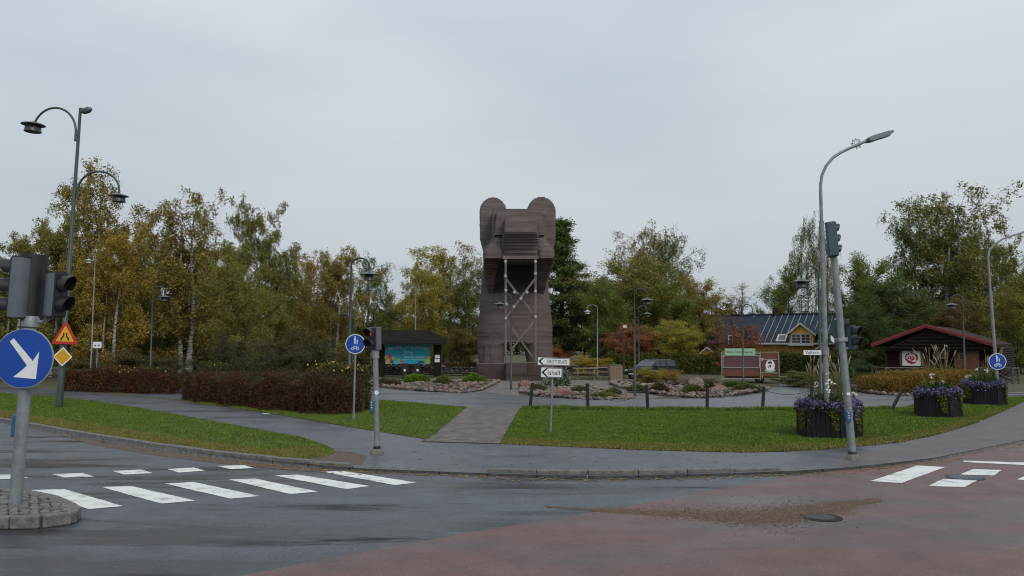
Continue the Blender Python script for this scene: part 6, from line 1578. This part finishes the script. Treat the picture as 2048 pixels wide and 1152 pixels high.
for i, (x0, x1, Y, w_, h, col, lb) in enumerate([
 (1255, 1290, 40.5, .9, .3, (.11, .12, .035), 'low green tuft on the long rockery right of the park lamp'), (1300, 1335, 39.5, 1.0, .35, (.09, .07, .035), 'low brown tuft on the long rockery below the parked car'),
 (1365, 1410, 38.8, 1.0, .3, (.1, .11, .035), 'low green tuft on the long rockery in front of the pale boulder'), (1412, 1428, 42, .8, .45, (.07, .09, .03), 'small green plant left of the red rounded boulder'),
 (1468, 1520, 40.5, 1.1, .35, (.09, .12, .03), 'green ground cover at the right tip of the long rockery'), (1062, 1092, 41, .8, .3, (.12, .11, .06), 'faded low plants on the narrow rockery left of the sign post'),
 (1145, 1175, 39.5, .8, .3, (.1, .09, .045), 'faded low plants on the narrow rockery right of the long boulder'), (868, 905, 47.2, .9, .35, (.13, .13, .04), 'yellowish low plants between the green mats'),
 (745, 800, 46.5, .9, .25, (.1, .085, .04), 'dull low plants on the rockery behind the pedestrian signal'), (1215, 1240, 38.2, .8, .22, (.13, .13, .045), 'pale low plants at the brick square corner')]):
    hedge('creeping_plant', lb, [GX(x0, Y), GX(x1, Y)], w_, [h*.6, h, h*.6], 5200, .06, col, .15, 30+i, cat='plant', rag=.3, z=GZ+.12)
# ------------------------------------------------------------ rockeries, walls, planters, grasses
SM = []
for k in range(7):
    bm = bmesh.new(); bmesh.ops.create_icosphere(bm, subdivisions=1, radius=.5); rg = random.Random(k)
    for v in bm.verts: v.co *= rg.uniform(.72, 1.12); v.co.z *= .72
    me = bpy.data.meshes.new('stone'); bm.to_mesh(me); bm.free(); SM.append(me)
def stone_meshes(m):
    out = []
    for s in SM:
        c = s.copy(); c.materials.append(M[m]); out.append(c)
    return out
ST_ = {k: stone_meshes(k) for k in ('rock', 'rock_red', 'rock_grey')}
def boulder(px, Y, w_, h, m, label, seed):
    g = GX(px, Y); bm = bmesh.new(); bmesh.ops.create_icosphere(bm, subdivisions=3, radius=1); rg = random.Random(seed)
    cuts = [(Vector((rg.gauss(0, 1), rg.gauss(0, 1), rg.gauss(0, .8))).normalized(), rg.uniform(.62, .85)) for _ in range(14)]
    for v in bm.verts:
        for n_, d_ in cuts:
            q = v.co.dot(n_)
            if q > d_: v.co -= n_*(q-d_)*.9
        v.co += v.co.normalized()*rg.uniform(-.012, .012); v.co = Vector((v.co.x*w_/1.6, v.co.y*w_/2.2, v.co.z*h/1.5+h*.32))
    me = bpy.data.meshes.new('boulder'); bm.to_mesh(me); bm.free(); me.materials.append(M[m])
    o = link('boulder', me, None, g); return tag(o, label, 'boulder')
boulder(1126, 37.5, 1.05, .38, 'rock_red', 'long low reddish boulder below the Ishall sign', 1)
boulder(1049, 43.5, .65, .5, 'rock_red', 'upright reddish boulder right of the park lamp before the bear', 2)
boulder(1392, 45, .78, .62, 'rock', 'blocky pale boulder between the weeds of the right rockery', 3)
boulder(1437, 41, .75, .42, 'rock_red', 'red rounded boulder at the right end of the rockery', 4)
boulder(1288, 43, .6, .42, 'rock', 'pale pinkish boulder right of the dark refuse bin', 5)
boulder(755, 51, .6, .36, 'rock_red', 'reddish boulder on the rockery behind the pedestrian signal', 6)
boulder(932, 45, .62, .3, 'rock_red', 'flat reddish boulder below the right green mat', 7)
def rockery(label, px, n, size, top, seed, m='rock', nbig=150):
    P = [G(x, y) for x, y in px]; c = sum(P, Vector())/len(P); r = thing('rockery', label, 'rockery', (c.x, c.y, GZ))
    Q = [(p.x-c.x, p.y-c.y) for p in P]
    # soil mound under the stones
    vs = [(x, y, .0) for x, y in Q]+[(x*.72, y*.72, top*.55) for x, y in Q]+[(0, 0, top*.62)]; k = len(Q)
    MB().add(vs, [(i, (i+1) % k, k+(i+1) % k, k+i) for i in range(k)]+[(k+i, k+(i+1) % k, 2*k) for i in range(k)]).build('soil', M['soil'], r)
    rg = random.Random(seed); rng = np.random.default_rng(seed)
    pts = sample(Q, n, rng, far=False)
    # edge stones in a row plus a scatter
    ring = resample([Vector((x, y, 0)) for x, y in Q+[Q[0]]], size*1.15)
    allp = [(p.x*.985, p.y*.985, 1.15) for p in ring]+[(p[0], p[1], 1) for p in pts]
    allp.sort(key=lambda p: (p[1], -p[2]))
    rest = MB(); i = 0
    def hgt(x, y):
        d = max((abs(x)/(max(abs(q[0]) for q in Q)), abs(y)/(max(abs(q[1]) for q in Q)))); return top*.55*min(1, max(0, (1-d)*3.2))
    for x, y, s in allp:
        sc = size*s*rg.uniform(.6, 1.35); z = hgt(x, y)
        mm = rg.choice(ST_['rock_red' if rg.random() < .18 else ('rock_grey' if rg.random() < .25 else m)])
        if i < nbig:
            o = bpy.data.objects.new('stone', mm); C.objects.link(o); o.parent = r; o.location = (x, y, z+sc*.16)
            o.scale = (sc*rg.uniform(.9, 1.5), sc, sc*rg.uniform(.7, 1.1)); o.rotation_euler = (rg.uniform(-.3, .3), rg.uniform(-.3, .3), rg.uniform(0, 6.28))
        else:
            T_ = Matrix.Translation((x, y, z+sc*.16)) @ Matrix.Rotation(rg.uniform(0, 6.28), 4, 'Z') @ Matrix.Diagonal((sc*1.2, sc, sc*.9, 1))
            rest.add([T_ @ v.co for v in mm.vertices], [tuple(p.vertices) for p in mm.polygons])
        i += 1
    if rest.V: o = rest.build('stone', M[m], r); o['kind'] = 'stuff'
    return r
rockery('stone-edged flower bed in front of the information shelter and left of the bear', [(738, 772), (790, 779), (860, 784), (930, 786), (965, 782), (985, 772), (1000, 764), (960, 762), (880, 762), (740, 763)], 380, .2, .16, 1)
rockery('narrow rockery between the brick square and street, under the IDROTTSPLATS sign', [(1040, 786), (1070, 793), (1110, 796), (1190, 800), (1262, 798), (1225, 786), (1190, 777), (1130, 774), (1085, 774), (1055, 772), (1042, 778)], 420, .2, .16, 2)
rockery('long rockery of pale stones from the refuse bin to the front of the trailer', [(1218, 768), (1240, 777), (1290, 787), (1340, 794), (1400, 797), (1470, 793), (1530, 783), (1540, 777), (1480, 773), (1400, 768), (1330, 765), (1240, 762)], 420, .22, .2, 3)
rockery('stone-edged bed under the orange bushes in front of the cabin', [(1716, 784), (1760, 790), (1830, 793), (1900, 790), (1940, 785), (1930, 775), (1850, 772), (1760, 772), (1722, 776)], 160, .24, .1, 4)
# dry stone wall pieces
def stone_wall(label, a, c, h, seed, courses=5):
    r = thing('dry_stone_wall', label, 'stone wall', a); d = (c-a); L = d.length; r.rotation_euler = (0, 0, math.atan2(d.y, d.x)); rg = random.Random(seed)
    MB().box((L/2, .12, h*.45), (L, .2, h*.88)).build('core', M['rock_grey'], r)
    hh = h/courses; n = 0
    for k in range(courses):
        x = -rg.uniform(0, .3)
        while x < L:
            w_ = rg.uniform(.25, .6); o = bpy.data.objects.new('stone', rg.choice(ST_[rg.choice(['rock_grey', 'rock_grey', 'rock'])])); C.objects.link(o); o.parent = r
            o.location = (x+w_/2, 0+rg.uniform(-.03, .03), (k+.5)*hh); o.scale = (w_*1.08, .34, hh*1.35); o.rotation_euler = (0, rg.uniform(-.06, .06), 0); x += w_; n += 1
    return r
stone_wall('grey dry stone wall behind the information shelter', GX(738, 62.5), GX(880, 62.5), .75, 1)
stone_wall('grey dry stone wall between shelter and bear enclosure', GX(884, 61), GX(962, 61), .7, 2)
stone_wall('grey dry stone wall behind the picnic tables', GX(1112, 62), GX(1222, 61), .8, 3)
stone_wall('grey dry stone wall at the back of the left park', GX(385, 64), GX(470, 64), .8, 4, 4)

# planters
def flower_box(px, Y, label, proto=None, rz=0, s=1.0):
    g = GX(px, Y)
    r = thing('flower_box', label, 'planter', g, (0, 0, rz), 'hexagonal black flower boxes on the lawn'); r.scale = (s, s, s)
    nS = 6; R = .86; hb = .74; rng = np.random.default_rng(3); 
    for i in range(nS):
        a0, a1 = PI/6+i*PI/3, PI/6+(i+1)*PI/3; p0 = Vector((R*math.cos(a0), R*math.sin(a0)*.85, 0)); p1 = Vector((R*math.cos(a1), R*math.sin(a1)*.85, 0)); d = p1-p0; L = d.length; ang = math.atan2(d.y, d.x)
        nb = 7
        for j in range(nb):
            p = p0+d*((j+.5)/nb); MB().box((0, 0, 0), (L/nb-.012, .03, hb-.04)).build('board', M['planter'], r, loc=(p.x, p.y, hb/2+random.uniform(-.006, .006))).rotation_euler = (0, 0, ang)
        p = (p0+p1)/2; MB().box((0, 0, 0), (L+.02, .05, .07)).build('rim_board', M['planter'], r, loc=(p.x*1.01, p.y*1.01, hb-.02)).rotation_euler = (0, 0, ang)
    MB().prism([(R*.97*math.cos(PI/6+i*PI/3), R*.82*math.sin(PI/6+i*PI/3)) for i in range(6)], hb-.1).build('soil', M['soil'], r)
    # petunias spilling over the rim
    n = 5200; a = rng.uniform(0, 2*PI, n); q = np.abs(rng.normal(0, 1, n)); hexr = R*np.cos(PI/6)/np.cos((a % (PI/3))-PI/6)
    rr = hexr*(.72+.33*rng.random(n)+.05); zz = hb+.06+.16*rng.random(n)-np.clip((rr-hexr*.96), 0, 1)*1.5*rng.random(n)*(1+.8*np.sin(a*4)); 
    P = np.stack([rr*np.cos(a), rr*np.sin(a)*.87, zz+.07*np.sin(a*5)*np.sin(a*3+1)], 1)+rng.normal(0, .03, (n, 3)); k = rng.random(n)
    link('purple_flowers', quads('purple_flowers', leaf_quads(P[k < .48], .055, rng, -.2, 1.0), M['purple']), r)
    f = link('flower_leaves', quads('flower_leaves', leaf_quads(P[k >= .48]-[0, 0, .03], .06, rng, .1, .6), M['leaf']), r); f.color = (.06, .085, .03, 0)
    PT = []
    for ac, w_, ln, m_ in ((-.35, .3, .68, 1500), (-1.65, .1, .5, 700), (-2.75, .16, .6, 700), (1.2, .16, .5, 500)):
        a = rng.normal(ac, w_, m_); hexr = R*np.cos(PI/6)/np.cos((a % (PI/3))-PI/6); zz = hb+.05-ln*rng.random(m_)**.8; tap = 1-(hb-zz)/ln*.6
        a = ac+(a-ac)*tap; hexr = R*np.cos(PI/6)/np.cos((a % (PI/3))-PI/6)+.03+.05*rng.random(m_); PT.append(np.stack([hexr*np.cos(a), hexr*np.sin(a)*.86, zz], 1))
    f = link('trailing_leaves', quads('trailing_leaves', leaf_quads(np.concatenate(PT), .055, rng, .5, .8), M['leaf']), r); f.color = (.15, .165, .03, .0)
    m_ = 1500; a = rng.uniform(0, 2*PI, m_); rr = R*.62*rng.random(m_)**.5; hgt = (.45-.25*rr/R)*rng.random(m_)
    f = link('centre_leaves', quads('centre_leaves', leaf_quads(np.stack([rr*np.cos(a), rr*np.sin(a), hb+hgt], 1), .14, rng, -.3, .25), M['leaf']), r); f.color = (.055, .08, .03, 0)
    tw = Tubes(); Q = []
    for i in range(30):
        a = rng.uniform(0, 6.28); b = np.array([math.cos(a), math.sin(a), 0])*rng.uniform(.1, .5); e_ = b*1.5+np.array([0, 0, hb+rng.uniform(.35, .8)]); b = b+np.array([0, 0, hb-.1]); tw.add([b, (b+e_)/2+[0, 0, .06], e_], [.006, .005, .003], 3)
        if i < 4: Q.append(e_)
    link('stems', tw.mesh('stems', M['grass']), r)
    Q = np.repeat(np.array(Q), 14, 0)+rng.normal(0, .03, (len(Q)*14, 3)); link('white_flowers', quads('white_flowers', leaf_quads(Q, .055, rng, 0, 1), M['whitepetal']), r)['kind'] = 'stuff'
    return r
PB = flower_box(1659, 21.6, 'nearest black flower box with purple and yellow trailing plants behind the Vallarv. pole')
p2 = copy_tree(PB); g = GX(1877, 27.4); p2.location = g; p2.rotation_euler = (0, 0, 1.05); p2['label'] = 'middle black flower box with purple flowers right of the tilted chain post'
p3 = copy_tree(PB); g = GX(1968, 32.6); p3.location = g; p3.rotation_euler = (0, 0, 2.1); p3['label'] = 'farthest black flower box beside the blue path sign at the right edge'
# white mushrooms-like flowers at the foot of the nearest box
mb = MB()
for x, y, s_, wl in ((1651, 858, .05, 'white mushroom left of the street light foot, upper of two'), (1648, 862, .035, 'smallest white mushroom left of the street light foot'), (1673, 861, .06, 'widest white mushroom between the street light and leaning mast'), (1678, 868, .045, 'white mushroom nearest the leaning mast in the grass')):
    g = G(x, y); mb = MB(); mb.lathe([(.01, 0), (.012, .05), (s_, .06), (s_*.8, .085), (.005, .1)], Matrix.Translation(g), 10)
    tag(mb.build('mushroom', M['whitepetal'], None, smooth=True), wl, 'mushroom', 'white mushrooms by the flower box')

# ornamental grasses with pale plumes
def reed(px, Y, n, h, spread, label, seed):
    rng = np.random.default_rng(seed); g = GX(px, Y); r = thing('ornamental_grass', label, 'grass', g); tw = Tubes(); pl = Tubes()
    for i in range(n):
        a = rng.uniform(0, 6.28); b = np.array([math.cos(a), math.sin(a), 0])*.12*rng.random(); l = rng.uniform(.55, 1)*h; dd = np.array([math.cos(a), math.sin(a), 0])*spread*rng.random()*l
        P = np.array([b+dd*t*t+np.array([0, 0, l*t]) for t in np.linspace(0, 1, 6)]); tw.add(P, np.linspace(.012, .006, 6), 3)
        if rng.random() < .55:
            e_ = P[-1]; d = P[-1]-P[-2]; d /= np.linalg.norm(d); pl.add(np.array([e_+d*t for t in np.linspace(-.32, .12, 5)]), [.008, .024, .028, .02, .004], 5)
    link('blades', tw.mesh('blades', M['stalk']), r); link('plumes', pl.mesh('plumes', M['stalk']), r)
    m = 420; a = rng.uniform(0, 6.28, m); rr = rng.random(m)*.5; P = np.stack([rr*np.cos(a), rr*np.sin(a), rng.random(m)*h*.45], 1)
    f = link('leaf_tuft', quads('leaf_tuft', leaf_quads(P, .42, rng, -.55, .06), M['leaf']), r); f.color = (.12, .12, .04, .2)
    return r
reed(1650, 38, 14, 2.0, .22, 'tall straw-coloured grass with plumes behind the street light pole', 1)
reed(1685, 36, 16, 2.1, .4, 'tall straw-coloured grass with plumes right of the leaning mast', 2)
reed(1862, 46.5, 14, 2.5, .45, 'large clump of plumed grass before the cabin window', 3)
reed(1892, 45, 13, 2.4, .5, 'large clump of plumed grass left of the cabin door', 4)
reed(1975, 44, 18, 2.3, .4, 'clump of plumed grass left of the blue sign at the right edge', 5)
reed(1625, 42, 16, 1.9, .2, 'small pale grass clump below the Vallarv. plate', 6)
# litter on the paths
g = G(532, 827, GZ+.006); tag(MB().prism([(-.12, -.03), (.1, -.05), (.13, .04), (-.05, .05)], .012, Matrix.Translation(g)).build('paper_scrap', M['white']), 'white paper scrap on the left footpath below the long hedge', 'litter')
g = G(1956, 841, GZ+.01); tag(MB().prism([(-.1, -.03), (.1, -.04), (.11, .04), (-.06, .05)], .012, Matrix.Translation(g)).build('paper_scrap', M['white']), 'white paper scrap on the reddish pavement at the right edge', 'litter')
